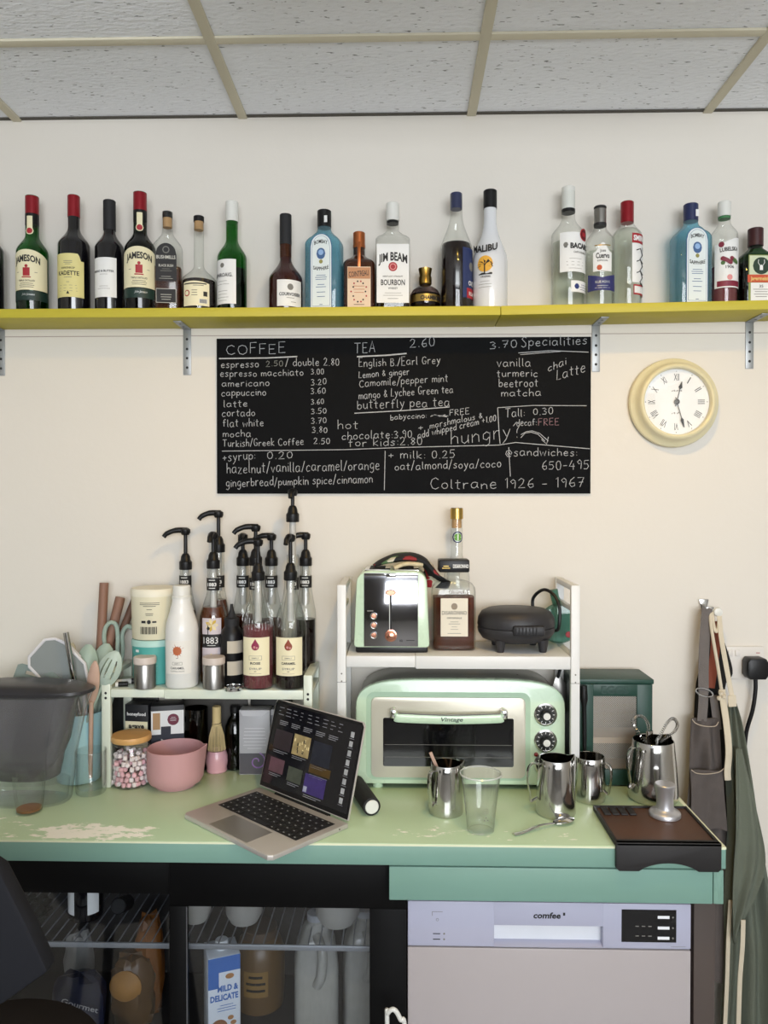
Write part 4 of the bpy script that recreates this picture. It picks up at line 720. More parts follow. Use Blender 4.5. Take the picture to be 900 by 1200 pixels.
# utensil crock
cxu, cyu = -.812, 1.90
t = thing('utensil_crock', 'light blue crock holding kitchen utensils behind the water jug', 'crock', (cxu, cyu, ZC))
MB().lathe([(.045, 0), (.052, .003), (.058, .09), (.062, .172), (.06, .1735), (.058, .172), (.053, .05), (.046, .008), (0, .008)], BLUECROCK, 36, cap=False).build('pot', t)
GU = 'utensils in the blue crock'
def utensil(name, label, p0, p1, hr, hm, head=None, taper=1.):
    """handle from inside the crock (p0) to its outer end or neck (p1); head(mb, T) draws the head beyond p1 along the handle"""
    t = thing(name, label, 'utensil', p0, 0, GU); d = Vector(p1)-Vector(p0); L = d.length
    az = d.normalized(); ax = (Vector((1, 0, 0))-az*az.x).normalized(); ay = az.cross(ax)
    T = Matrix((ax, ay, az)).transposed().to_4x4()
    MB().tube([(0, 0, 0), (0, 0, L*.5), (0, 0, L)], [hr*taper, hr, hr], hm, 10, T=T).build('handle', t)
    if head:
        f, nm, tw, tl = head; mb = MB(); f(mb, T @ Matrix.Translation((0, 0, L-.004)) @ Matrix.Rotation(R_(tl), 4, 'Y') @ Matrix.Rotation(R_(tw), 4, 'Z')); mb.build(nm, t)
def wpt(x, z, y): return (x, y, z)
cr = lambda dx, dy=0., z=.015: (cxu+dx, cyu+dy, ZC+z)
GRYS = mat('grey_silicone', '#7f8583', .5); LGRY = mat('pale_grey_silicone', '#d4d2d4', .45); SGLD = mat('sage_ladle', '#9eb1a3', .5)
def blade(w0, w1, L, th, mt, slots=0, rim=None):
    def f(mb, T):
        poly = [(-w0/2, 0), (w0/2, 0), (w1/2, L*.35), (w1/2, L*.93), (w1/2*.85, L), (-w1/2*.85, L), (-w1/2, L*.93), (-w1/2, L*.35)]
        if not slots: mb.prism(poly, -th/2, th/2, mt, 'y', T, th*.3)
        else:
            n = slots; sw = w1*.62/(2*n-1); x0 = -w1*.31
            mb.prism([poly[0], poly[1], (w1/2, L*.35), (-w1/2, L*.35)], -th/2, th/2, mt, 'y', T); mb.prism([(-w1/2, L*.82), (w1/2, L*.82), (w1/2, L*.93), (w1/2*.85, L), (-w1/2*.85, L), (-w1/2, L*.93)], -th/2, th/2, mt, 'y', T)
            for a, b in [(-w1/2, x0)]+[(x0+(2*i+1)*sw, x0+(2*i+2)*sw) for i in range(n-1)]+[(-x0, w1/2)]: mb.prism([(a, L*.35), (b, L*.35), (b, L*.82), (a, L*.82)], -th/2, th/2, mt, 'y', T)
        if rim: mb.tube([tuple((T @ Vector((x, 0, z)))) for x, z in poly], .004, rim, 6, closed=True)
    return f
def spoonhead(w, L, dep, mt, slots=0):
    def f(mb, T):
        nu, nv = 14, 10; vs = []; fs = []
        for k in (0, 1):
            for j in range(nv+1):
                for i in range(nu+1):
                    u = -1+2*i/nu; v = j/nv; hw = w/2*math.sin(math.pi*min(1, max(.06, v*.93+.05)))**.55; x = u*hw; z = v*L; y = -dep*(1-u*u)*math.sin(math.pi*v)**.7
                    vs.append((x, y+(.0025 if k else 0), z))
        W = nu+1; O = W*(nv+1)
        for j in range(nv):
            for i in range(nu):
                if slots and 2 < j < 8 and i in (3, 6, 10): continue
                a = j*W+i; fs += [[a, a+1, a+W+1, a+W], [O+a, O+a+W, O+a+W+1, O+a+1]]
        for j in range(nv): a = j*W; b = a+nu; fs += [[a, a+W, O+a+W, O+a], [b, O+b, O+b+W, b+W]]
        mb.add(vs, fs, mt, T)
    return f
def scoop(mb, T):
    L, w_ = .155, .1
    poly = [(-.02, 0), (.02, 0), (w_*.5, L*.3), (w_*.52, L*.75), (w_*.44, L*.9), (w_*.25, L), (-w_*.3, L*.97), (-w_*.46, L*.86), (-w_*.5, L*.3)]
    mb.prism(poly, -.002, .002, GRYS, 'y', T); mb.tube([tuple(T @ Vector((x, 0, z))) for x, z in poly], .0042, LGRY, 8, closed=True)
    mb.prism([(0, .0), (.012, 0), (.044, L*.32), (.046, L*.72), (.034, L*.9), (.012, L)], -.0018, .0018, LGRY, 'y', T @ Matrix.Translation((.012, -.001, 0)) @ Matrix.Rotation(R_(28), 4, 'Z') @ Matrix.Translation((0, 0, 0)))
utensil('turner', 'grey turner with pale rim leaning left over the water jug lid', cr(.03, .012), wpt(*(-0.7917, 1.1341), 1.876), .005, LGRY, (scoop, 'blade', 14, -40))
utensil('slotted_turner', 'grey-green slotted turner leaning furthest left over the jug lid', cr(.036, -.02), wpt(*(-0.8234, 1.1389), 1.856), .005, SAGE, (blade(.03, .068, .135, .003, mat('grey_green_nylon', '#77857f', .5), 3), 'blade', 20, -62))
utensil('steel_knife', 'steel-handled utensil standing up out of the crock', cr(.042, -.03), wpt(*(-0.8220, 1.2803), 1.85), .0068, STEEL, None, .55)
utensil('spatula', 'beige spatula upright behind the steel handle', cr(-.005, .03), wpt(*(-0.8474, 1.1246), 1.94), .005, mat('beige_silicone', '#c9c1a6', .5), (blade(.035, .045, .115, .006, mat('beige_silicone', '#c9c1a6', .5)), 'blade', 0, 0))
utensil('ladle', 'sage green ladle in the middle of the utensils', cr(.0, -.01), wpt(*(-0.7976, 1.1196), 1.90), .005, SAGE, (spoonhead(.062, .125, .02, SGLD), 'bowl', 0, 0))
utensil('wooden_spoon', 'pinkish wooden spoon in front of the sage ladle', cr(.04, -.03), wpt(*(-0.7549, 1.1146), 1.838), .0055, WOODP, (spoonhead(.03, .108, .006, WOODP), 'bowl', 0, 4))
utensil('slotted_spoon', 'sage slotted spoon leaning right over the rack end', cr(-.03, -.025), wpt(*(-0.7304, 1.1525), 1.845), .0045, SAGE, (spoonhead(.056, .098, .014, mat('pale_sage_nylon', '#b3c2b5', .5), 1), 'bowl', 0, 0))
utensil('serving_spoon', 'sage serving spoon behind the slotted spoon', cr(.004, .022), wpt(*(-0.7686, 1.1396), 1.925), .005, SAGE, (spoonhead(.06, .105, .016, SAGE), 'bowl', 0, 0))
utensil('wooden_utensil', 'tall brown wooden handle standing left of the cream tub', cr(.02, .045), wpt(*(-0.7748, 1.3884), 1.972), .0115, WOOD, None, .6)
utensil('wooden_utensil', 'brown wooden handle close to the cream tub', cr(-.02, .042), wpt(*(-0.7362, 1.3495), 1.982), .0125, WOOD, None, .5)
utensil('wooden_utensil', 'short dark wooden handle end showing above the cream tub', cr(-.04, .03), wpt(*(-0.6953, 1.3654), 2.0), .0095, mat('dark_handle_wood', '#6b4c3c', .6, noise=.2), None, .5)
t = thing('tongs', 'sage green tongs with looped grips in front of the wooden handles', 'utensil', cr(.02, .005), 0, GU)
b0 = Vector(cr(.02, .005)); lp = [(-0.7670, 1.9550, 1.1656), (-0.7688, 1.9550, 1.2538), (-0.7576, 1.9550, 1.2846), (-0.7398, 1.9550, 1.2847), (-0.7333, 1.9550, 1.2539), (-0.7359, 1.9550, 1.1878)]
MB().tube(smoothpath([(0, 0, 0)]+[tuple(Vector(p)-b0) for p in lp], 5), .0055, SAGE, 8).build('arm', t)
lp = [(-0.7334, 1.9720, 1.1732), (-0.7285, 1.9720, 1.2510), (-0.7150, 1.9720, 1.2754), (-0.7016, 1.9720, 1.2710)]
MB().tube(smoothpath([(.004, .006, 0)]+[tuple(Vector(p)-b0) for p in lp], 5), .0055, SAGE, 8).build('arm', t)

# marshmallow jar
JX, JY = -.668, 1.868
t = thing('marshmallow_jar', 'glass jar with bamboo lid full of pink and white marshmallows', 'jar', (JX, JY, ZC))
MB().lathe([(.04, 0), (.044, .003), (.0448, .01), (.0448, .098), (.042, .104)], GW, 40, cap=False).build('glass_wall', t); MB().lathe([(0, .0005), (.04, .0005)], GW, 40, cap=False).build('glass_base', t)
MB().lathe([(.0405, .1), (.0405, .1095)], CLEARP, 40).build('seal_ring', t); MB().lathe([(.0465, .11), (.0478, .112), (.0478, .121), (.0465, .124), (0, .1245)], BAMBOO, 44).build('lid', t)
MA = [mat('white_marshmallow', '#ece2e2', .8), mat('pink_marshmallow', '#e3b5bd', .8)]; mm = []
for m_ in MA:
    me = MB().lathe([(.0042, 0), (.0056, .0012), (.0056, .0098), (.0042, .011), (0, .011)], m_, 12).build('marshmallow'); mm.append(me)
rm = random.Random(7); spots = []
for layer in range(6):
    z = ZC+.0055+layer*.0124
    for ring, n in ((.0375, 18), (.0245, 11)) if layer < 5 else ((.0345, 13), (.02, 8), (.006, 2)):
        if layer < 4 and ring < .03: continue
        for i in range(n): a = 2*math.pi*(i+.5*(layer % 2)+rm.uniform(-.06, .06))/n; spots.append((JX+ring*math.cos(a), JY+ring*math.sin(a), z+(rm.uniform(0, .006) if layer == 5 else 0)))
for i, sp_ in enumerate(spots):
    s_ = mm[i] if i < 2 else mm[0 if rm.random() < .55 else 1].copy()
    if i > 1: COL.objects.link(s_)
    s_.location = sp_; s_.rotation_euler = (rm.choice((0, 0, 1.57, .5)), rm.uniform(-.3, .3), rm.uniform(0, 6)); s_.location.z += .0055*(abs(s_.rotation_euler.x) > 1)
    tag(s_, 'small marshmallow in the bamboo-lidded jar', 'marshmallow', 'marshmallows in the glass jar')
# pink bowl
t = thing('matcha_bowl', 'dusty pink bowl with small spout beside the marshmallow jar', 'bowl', (-0.5581, 1.866, ZC))
pr = [(.047, 0), (.05, .003), (.051, .008), (.0625, .0125), (.0672, .022), (.0685, .036), (.068, .093), (.0665, .0945), (.065, .093), (.0652, .04), (.06, .02), (.045, .013), (0, .012)]
mb = MB().lathe(pr, mat('pink_bowl_silicone', '#c19394', .6, noise=.04), 56, cap=False); out = []
for x, y, z in mb.v:
    a = math.degrees(math.atan2(y, x)); k = max(0, 1-abs(a-8)/11)*max(0, (z-.062)/.032)
    out.append((x*(1+.16*k), y*(1+.16*k), z+.005*k))
mb.v = out; mb.build('bowl_body', t)
# bamboo whisk on pink holder
t = thing('matcha_whisk', 'bamboo matcha whisk resting on a pink ceramic holder under the rack', 'whisk', (-0.4804, 1.965, ZC))
MB().lathe([(.024, 0), (.0265, .003), (.0255, .01), (.0285, .026), (.0275, .04), (.0235, .052), (.0225, .055), (.021, .053), (0, .05)], mat('pink_glaze', '#cc9ca4', .35, coat=.2), 32, cap=False).build('holder', t)
mb = MB(); BAM2 = mat('pale_bamboo', '#cbb583', .6, noise=.12)
for i in range(40):
    a = 2*math.pi*i/40; c, s_ = math.cos(a), math.sin(a)
    for k_, rr in ((0, 1.), (1, .75)): mb.tube([(.0105*c, .0105*s_, .121), (.0185*rr*c, .0185*rr*s_, .092), (.0225*rr*c, .0225*rr*s_, .056)], .0007, BAM2, 4)
mb.build('tines', t); MB().lathe([(.0115, .118), (.0122, .121), (.0122, .124), (.0112, .125), (.0112, .166), (.0095, .168), (0, .166)], BAM2, 20).build('handle', t)
MB().tube([(.0116*math.cos(.4*i), .0116*math.sin(.4*i), .118+.0005*i) for i in range(17)], .0009, INK, 5).build('thread', t)
# packets and boxes under the rack
def carton(name, label, x, y, w_, d_, h_, rz, mts, draw=None, cat='box'):
    t = thing(name, label, cat, (x, y, ZC), rz); MB().box(-w_/2, w_/2, -d_/2, d_/2, 0, h_, mts, .0012).build('carton', t)
    if draw: mb = MB(); draw(mb, w_, d_, h_); mb.build('printed_faces', t)
    return t
BLKB = mat('black_card', '#1b1c20', .5); NAVYB = mat('navy_card', '#1f2230', .5)
def pyd(m, w_, d_, h_):
    q = flat(d_/2); s_ = lambda a, z, o=0: (w_/2+o, a, z)
    m.patch(q, -w_/2+.001, w_/2-.001, .002, .05, mat('oxblood_card', '#5b2320', .5), 1, .0004); m.patch(q, -w_/2+.001, w_/2-.001, .105, .165, PAPER, 1, .0004); m.patch(s_, -d_/2+.001, d_/2-.001, .105, .165, PAPER, 1, .0004); m.patch(q, -w_/2+.001, w_/2-.001, .05, .105, NAVYB, 1, .0004); m.disc(q, .014, .142, .0145, mat('maroon_seal', '#6a2038', .5), 14, .0008); m.lines(q, .014, .147, .016, 3, .004, PAPER, .0009, .0011)
    m.patch(q, -.036, -.018, .118, .16, mat('cracker_print', '#b08c62', .6), 2, .0008); m.patch(q, -.016, .008, .095, .125, NAVYB, 1, .0008); m.text(q, "PETER'S YARD", 0, .062, .006, PAPER, width=.058, bold=.03, off=.0008); m.add([q(-.016, .078, .0008), q(.016, .074, .0008), q(.016, .09, .0008), q(0, .086, .0008), q(-.016, .094, .0008)], [[0, 1, 2, 3, 4]], PAPER); m.disc(s_, 0, .135, .01, INK, 10, .0008)
carton('cracker_box', 'black and white cracker box with round maroon seal behind the pink bowl', -0.6037, 1.955, .082, .05, .178, 14, BLKB, pyd)
def aga(m, w_, d_, h_):
    q = flat(d_/2); m.patch(q, -w_/2+.001, w_/2-.001, .05, .135, CREAM, 1, .0004); m.text(q, 'honeyfood', 0, .15, .0085, PAPER, width=.05, bold=.03, off=.0006); m.text(q, 'agave', 0, .118, .012, INK, width=.042, bold=.04, off=.0008); m.text(q, 'nectar', 0, .102, .012, INK, width=.046, bold=.04, off=.0008); m.lines(q, 0, .09, .04, 4, .008, GREYINK)
carton('nectar_carton', 'black carton with cream agave nectar label behind the marshmallow jar', -0.6770, 1.962, .062, .05, .178, -6, BLKB, aga)
LAV = mat('silver_grey_pouch', '#a9a8ac', .4, noise=.05); PUR = mat('violet_print', '#8c6aa6', .5)
def pouch(m, w_, d_, h_):
    q = flat(d_/2); m.patch(q, -w_/2+.001, w_/2-.001, .002, .055, mat('dark_grey_print', '#4d4b52', .5), 1, .0004); m.lines(q, 0, .118, .06, 7, .0085, mat('pale_grey_print', '#d5d3d6', .5), .0012, .0006, 5)
    m.tube([q(.006+(.004+.0021*k*.5)*math.cos(.42*k), .034+(.004+.0021*k*.5)*math.sin(.42*k), .0006) for k in range(19)], .0018, PUR, 5)
    m.add([q(-w_/2, h_, .0008), q(w_/2, h_, .0008), q(.018, h_-.016, .002), q(-.03, h_-.014, .002)], [[0, 1, 2, 3]], mat('pouch_flap', '#bdbcc0', .4))
carton('tea_packet', 'silver grey packet with violet spiral print under the rack', -0.3779, 1.962, .078, .045, .165, 2, LAV, pouch, 'packet')
carton('tea_packet', 'grey packet half hidden by the laptop screen, right of the violet spiral packet', -0.3049, 1.968, .06, .045, .165, -4, mat('grey_blue_pouch', '#9a9ca3', .4, noise=.05), pouch, 'packet')
t = thing('dark_glass_jar', 'dark tinted glass beaker standing beside the cracker box', 'jar', (-0.5373, 1.978, ZC)); MB().lathe([(.026, 0), (.03, .003), (.03, .16), (.0285, .16), (.0285, .006), (0, .006)], glass('dark_tint_glass', (.2, .17, .16), .6, .4), 28, cap=False).build('glass_wall', t)
t = thing('green_jar', 'dark green glass bottle behind the bamboo whisk', 'bottle', (-0.4383, 1.99, ZC)); MB().lathe([(.022, 0), (.025, .003), (.025, .11), (.018, .128), (.011, .138), (.011, .15)], DKGREENG, 28).build('glass_body', t); MB().lathe(capp(.0125, .146, .163), BLK, 20).build('cap', t)
tag(MB().box(-.07, .07, -.004, .004, 0, .2, mat('black_ribbed_tray', '#1a1b1a', .45, noise=.4, scale=60, stretch=(6, 1, .05)), .003).build('black_tray', None, (-0.7262+.01, 2.012, ZC)), 'black ribbed tray standing on edge against the wall under the rack', 'tray')

tag(MB().box(-.585, -.41, 2.014, 2.022, ZC, ZC+.225, mat('wall_shade_grey', '#3a3734', .6, noise=.15), .002).build('shade_board'), 'dark grey board added to imitate the shaded wall under the rack behind the whisk', 'board')  # added dark sheet standing in for the shaded wall under the rack
tag(MB().box(-.4, -.29, 2.0, 2.018, ZC, ZC+.2, mat('black_tin', '#151516', .5, noise=.2), .003).build('black_tin'), 'black tin standing against the wall behind the grey packets', 'tin')
# ---------------------------------------------------------------- laptop
ALU = mat('silver_aluminium', '#c6c0ba', .42, .4, noise=.03); KEY = mat('black_keys', '#17171a', .5); SCR = mat('laptop_screen_glass', '#0b0b0f', .08, noise=.1, rnoise=.02)
LW, LD, LH = .304, .215, .0105
t = thing('laptop', 'open silver laptop with dark video page, its corner over the counter edge', 'laptop', (-.483, 1.667, ZC+.0012), -41.6)
MB().prism([(0, .008), (.008, 0), (LW-.008, 0), (LW, .008), (LW, LD-.004), (0, LD-.004)], 0, LH, ALU, 'z', None, .002).build('base', t)
mb = MB(); KB = mat('keyboard_well', '#1f1f22', .6); tp = top(LH); mb.patch(tp, .017, LW-.017, LD-.135, LD-.026, KB, 1, .0002); KT = mat('key_legend', '#b9babd', .6)
rows = [(LD-.034, .0085, 14, None), (LD-.0525, .0145, 14, None), (LD-.0715, .0145, 14, None), (LD-.0905, .0145, 13, None), (LD-.1095, .0145, 12, None), (LD-.1285, .0145, 0, None)]
for y, h_, n, _ in rows:
    xs = [(.02+i*(LW-.04)/n, .02+(i+1)*(LW-.04)/n) for i in range(n)] if n else [(.02, .038), (.038, .056), (.056, .075), (.075, .098), (.098, .19), (.19, .213), (.213, .231), (.231, .249), (.249, .267), (.267, .284)]
    for a, b in xs:
        mb.box(a+.001, b-.001, y-h_/2, y+h_/2, LH+.0003, LH+.0014, KEY, .0004, seg=1); cxk = (a+b)/2; mb.patch(top(LH+.0014), cxk-.0022, cxk+.0022, y-.001, y+.0015, KT, 1, .0002)
mb.build('keyboard', t)
MB().prism([(.09, .006), (LW-.082, .006), (LW-.082, .072), (.09, .072)], LH, LH+.0003, mat('trackpad', '#a8a39e', .3, .6), 'z').build('trackpad', t)
sc = bpy.data.objects.new('screen', None)
Ts = Matrix.Translation((0, LD-.006, LH+.001)) @ Matrix.Rotation(R_(-15), 4, 'X')
mb = MB(); SH = .21
mb.prism([(0, .004), (LW, .004), (LW, SH-.009), (LW-.003, SH-.003), (LW-.009, SH), (.009, SH), (.003, SH-.003), (0, SH-.009)], 0, .0045, ALU, 'y', Ts, .001)
mb.prism([(.002, .006), (LW-.002, .006), (LW-.002, SH-.01), (LW-.009, SH-.002), (.009, SH-.002), (.002, SH-.01)], -.0006, .0002, BLK, 'y', Ts)
lidp = mb.build('screen_lid', t)
mb = MB(); sm = flat(.0006)
def sp(x0, x1, z0, z1, mt, off=.0004): mb.patch(sm, x0, x1, z0, z1, mt, 1, off, Ts)
def em(n, c, e=.5): return mat(n, c, .3, emit=e*.45, noise=.5, scale=60)
sp(.008, LW-.008, .016, SH-.008, mat('screen_page', '#0d0d12', .08, emit=.3, rnoise=.02), .0002)
SCT = em('screen_text', '#7f8085', .4)
for i, z in enumerate((.192, .184, .176)): rq = random.Random(i); [sp(a, a+rq.uniform(.004, .02), z, z+.0012, SCT) for a in [.02+.026*k for k in range(9)]]
for k in range(5):
    for j in range(3): sp(.03+k*.043, .03+k*.043+.03-.006*(j == 2), .162-j*.004, .1635-j*.004, SCT)
for (x0, z0, w_, h_, c, e) in ((.022, .098, .062, .044, '#2a2327', .5), (.09, .098, .058, .046, '#8a7a55', .75), (.158, .092, .062, .05, '#1b1e29', .5), (.022, .045, .052, .032, '#513840', .6), (.09, .038, .05, .032, '#3c4138', .6), (.15, .026, .07, .042, '#33265c', .7), (.158, .072, .07, .018, '#42300f', .6)):
    sp(x0, x0+w_, z0, z0+h_, em('thumb_%s' % c[1:], c, e)); [sp(x0+.004, x0+w_*(.9-.2*j), z0-.0045-j*.004, z0-.0033-j*.004, SCT) for j in range(2)]
rq = random.Random(3)
for k in range(16): a = .093+rq.random()*.05; b = .102+rq.random()*.03; sp(a, a+.004, b, b+.007, em('thumb_light', '#c9b98a', .7) if k % 2 else em('thumb_dark', '#3a3122', .5), .0006)
sp(.151, .163, .028, .04, em('thumb_white', '#8d8fa0', .6), .0006)
for k in range(8): z = .178-k*.02; sp(.268, .279, z-.006, z+.006, em('dock_icon', '#9a9c9e' if True else '', .4)); sp(.266, .281, z-.0095, z-.0085, SCT)
mb.build('display', t)
mb = MB(); mb.tube([(.06, LD-.004, LH-.001), (LW-.06, LD-.004, LH-.001)], .0045, BLK, 10); mb.build('hinge', t)
mb = MB(); sd = lambda y, z, o=0: (LW+o, y, z); mb.disc(sd, LD-.03, .0055, .0018, INK, 10, .0003); mb.build('headphone_socket', t)
# black cylinder behind the laptop
p0, p1 = Vector((-.068, 1.69, ZC+.0202)), Vector((-.112, 1.83, ZC+.0202))
t = thing('black_cylinder', 'black rubbery cylinder with white end cap lying behind the laptop', 'cylinder', p0); d = p1-p0; T = d.to_track_quat('Z', 'Y').to_matrix().to_4x4()
MB().lathe([(.0155, -.0005), (.0185, 0), (.02, .0015), (.02, .1445), (.018, .146), (0, .146)], BLKM, 32, T, cap=False).build('body', t); MB().lathe([(0, -.002), (.014, -.002), (.0158, 0)], WHITE, 28, T, cap=False).build('end_cap', t)

# ---------------------------------------------------------------- countertop oven
OX, OY = 0.1387, 1.85
t = thing('countertop_oven', 'mint green retro countertop oven under the white rack', 'oven', (OX, OY, ZC))
z0 = .012; hw = .2525; pt = lambda x, z: (x, z)
def archp(hw, z0, zs_, zt, rb_=.02, ins=0.):
    pts = []
    pts += arc_pts(-hw+rb_, z0+rb_, rb_, 180, 270, 5)+arc_pts(hw-rb_, z0+rb_, rb_, 270, 360, 5)
    for i in range(25):
        a = math.pi*i/24; c, s_ = math.cos(a), math.sin(a); pts.append((hw*math.copysign(abs(c)**.42, c), zs_+(zt-zs_)*abs(s_)**.75))
    return pts
zt_ = 1.1709-ZC
MB().prism(archp(hw, z0, .195, zt_), 0, .022, MINT, 'y', None, .005).build('front_bezel', t)
MB().prism(archp(hw-.006, z0+.004, .192, zt_-.002), .021, .155, mat('grey_oven_shell', '#8c8d86', .3, .3), 'y', None, .003).build('shell', t)
mb = MB()
for x in (-.2, .2):
    for y in (.02, .13): mb.lathe([(.012, 0), (.013, .002), (.011, .0135)], MINT, 16, Matrix.Translation((x, y, 0)))
mb.build('feet', t)
dx0, dx1 = -0.0761-OX, 0.2952-OX; dz0, dz1 = 0.9327-ZC, 1.1273-ZC
def rr(x0, x1, z0, z1, r, n=5): return arc_pts(x0+r, z0+r, r, 180, 270, n)+arc_pts(x1-r, z0+r, r, 270, 360, n)+arc_pts(x1-r, z1-r, r, 0, 90, n)+arc_pts(x0+r, z1-r, r, 90, 180, n)
MB().prism(rr(dx0-.012, dx1+.012, dz0-.006, dz1+.012, .02), -.0008, .001, mat('mint_recess', '#a9c4aa', .4), 'y').build('door_surround', t)
dr = MB().prism(rr(dx0, dx1, dz0, dz1, .014), -.0045, .0005, mat('champagne_door_frame', '#cfcbbd', .3, .25, noise=.03), 'y', None, .0015).build('door', t)
wx0, wx1, wz0, wz1 = -0.0473-OX, 0.2666-OX, 0.9607-ZC, 1.0777-ZC
mb = MB().prism(rr(wx0, wx1, wz0, wz1, .004), -.0052, -.004, mat('dark_oven_window', '#0d0d0f', .1, noise=.1, rnoise=.02), 'y')
for z in (wz0+.022, wz0+.052): mb.patch(flat(.0052), wx0+.004, wx1-.004, z, z+.0012, mat('oven_rack_wire', '#6d6a66', .4, .5), 1, .0003)
mb.build('window', dr)
hx0, hx1, hz = -0.0223-OX, 0.2415-OX, 1.0854-ZC
mb = MB(); mb.tube(smoothpath([(hx0, -.006, hz+.009), (hx0+.006, -.026, hz+.003), (hx0+.02, -.03, hz), (0+(hx0+hx1)/2, -.033, hz-.002), (hx1-.02, -.03, hz), (hx1-.006, -.026, hz+.003), (hx1, -.006, hz+.009)], 6), .0118, MINT, 12, hint=(0, 0, 1), kx=.4, ky=1)
for sgn, x in ((1, hx0), (-1, hx1)): mb.box(x-.008, x+.008, -.03, -.004, hz-.004, hz+.018, CHROME, .004)
mb.tube(smoothpath([(hx0, -.03, hz+.0105), ((hx0+hx1)/2, -.0365, hz+.0085), (hx1, -.03, hz+.0105)], 6), .002, CHROME, 8)
mb.text(flat(.0378), 'Vintage', (hx0+hx1)/2+.005, hz-.006, .0095, mat('dark_script', '#39473f', .5), width=.054, shear=.35, bold=.02, off=0); mb.build('handle', dr)
DIAL = mat('dial_plate', '#3a3b3a', .3, .3)
for i, (px, py) in enumerate(((0, 1.0873-ZC), (0, 1.0237-ZC), (0, 0.9673-ZC))):
    TT = Matrix.Translation((0.3434-OX, 0, py)) @ TY
    kb = MB().lathe([(.0275, 0), (.0275, .003), (.0235, .0045), (.0235, .0035), (.0, .0035)], STEEL, 36, TT).lathe([(.0225, .0036), (.0225, .0042), (0, .0042)], DIAL, 32, TT)
    for a in range(0, 360, 30): kb.patch(flat(.0044), -.0008, .0008, .017, .0215, PAPER, 1, .0002, Matrix.Translation((0.3434-OX, 0, py)) @ Matrix.Rotation(R_(a), 4, 'Y'))
    kb = kb.build('dial', t)
    MB().lathe([(.0125, .004), (.0135, .006), (.0125, .018), (.0115, .02)], BLK, 28, TT).lathe([(.0085, .019), (.0085, .0208), (0, .021)], WHITE, 24, TT).build('knob', kb)
MB().lathe([(.005, 0), (.005, .003), (.003, .0045), (0, .005)], mat('red_lamp', '#7a1414', .2, coat=.5), 16, Matrix.Translation((0.3208-OX, 0, 0.9905-ZC)) @ TY).build('indicator_lamp', t)

# ---------------------------------------------------------------- right white rack over the oven
RX0, RX1 = -0.1544, 0.4142; RZ = 1.2362; rz_ = RZ-ZC; rt_ = 1.4037-ZC
t = thing('tiered_rack', 'white metal rack over the oven, carrying the toaster and amber bottle', 'rack', (0, 0, ZC))
for x0 in (RX0, RX1-.021):
    mb = MB(); mb.box(x0, x0+.021, 1.80, 1.815, 0, rt_, RWM, .002); mb.box(x0, x0+.021, 1.98, 1.995, 0, rt_, RWM, .002); mb.box(x0+.002, x0+.019, 1.815, 1.98, rt_-.014, rt_, RWM, .002); mb.box(x0+.006, x0+.015, 1.815, 1.98, rt_-.066, rt_-.054, RWM, .002); mb.box(x0+.002, x0+.019, 1.815, 1.98, rz_-.02, rz_-.001, RWM, .002)
    mb.box(x0-.0005, x0+.0215, 1.7995, 1.8155, rz_-.063, rz_-.0615, mat('grey_joint', '#9a9a98', .5))
    for q in (.012, .03): mb.disc(flat(-1.80), x0+.0105, rz_-q-.03, .002, GREYINK, 8, .0004)
    mb.build('side_frame', t)
xm = 0.0301
MB().box(RX0+.0215, xm, 1.8015, 1.994, rz_-.027, rz_, RWM, .002).build('shelf_panel', t); MB().box(xm+.0002, RX1-.0215, 1.8005, 1.9942, rz_-.03, rz_+.0006, RWM, .002).build('shelf_panel', t)
RZ += .0008
# toaster
TX, TYY = -0.0265, 1.832
t = thing('toaster', 'mint green toaster with mirror steel front and rose gold buttons', 'toaster', (TX, TYY, RZ)); hwt = .0905; ht = 1.4331-RZ
MB().box(-hwt+.004, hwt-.004, .004, .168, .0, .016, BLK, .004).build('base', t)
def toast(hw, z0, zt, r): return arc_pts(-hw+.008, z0+.008, .008, 180, 270, 3)+arc_pts(hw-.008, z0+.008, .008, 270, 360, 3)+arc_pts(hw-.006-r, zt-r, r, 0, 90, 7)+arc_pts(-hw+.006+r, zt-r, r, 90, 180, 7)
MB().prism(toast(hwt, .013, ht, .03), 0, .17, MINT, 'y', None, .004).build('shell', t)
px = -0.0927-TX; px1 = 0.0367-TX; pz0, pz1 = .016, ht-.008; MIR = mat('mirror_steel', '#98979a', .09, 1, noise=.03, rnoise=.03)
pn = MB().box(px, px1, -.004, .001, pz0, pz1, MIR, .0012)
pn.box(px, px1, -.0055, .001, pz1-.003, pz1+.004, CHROME, .001); pn.box((px+px1)/2-.012, (px+px1)/2+.012, -.009, .001, pz1-.006, pz1+.004, CHROME, .002)
sx = -0.0285-TX; pn.box(sx-.0036, sx-.0022, -.0052, -.003, .05, .152, PAPER); pn.box(sx-.0022, sx+.0022, -.0048, -.003, .05, .152, HOLE)
for i in range(3): pn.patch(flat(.004), px+.008+i*.005, px+.0125+i*.005, .1, .103, GREYINK, 1, .0003)
pn.text(flat(.004), 'SQ', -0.0040-TX, 1.2653-RZ, .005, INK, width=.007, off=.0004); pn.lines(flat(.004), 0.0184-TX, 1.2675-RZ, .03, 1, .01, INK, .0014, .0004)
pn.build('front_panel', t)
MB().lathe([(.0105, 0), (.0115, .002), (.0115, .006), (.0095, .008), (0, .008)], ROSEGOLD, 28, Matrix.Translation((sx, -.004, 1.3827-RZ)) @ Matrix.Scale(1, 4) @ TY @ Matrix.Diagonal((1.1, .62, 1, 1))).build('lever', t)
for py in (721.5, 732.5, 744):
    pass
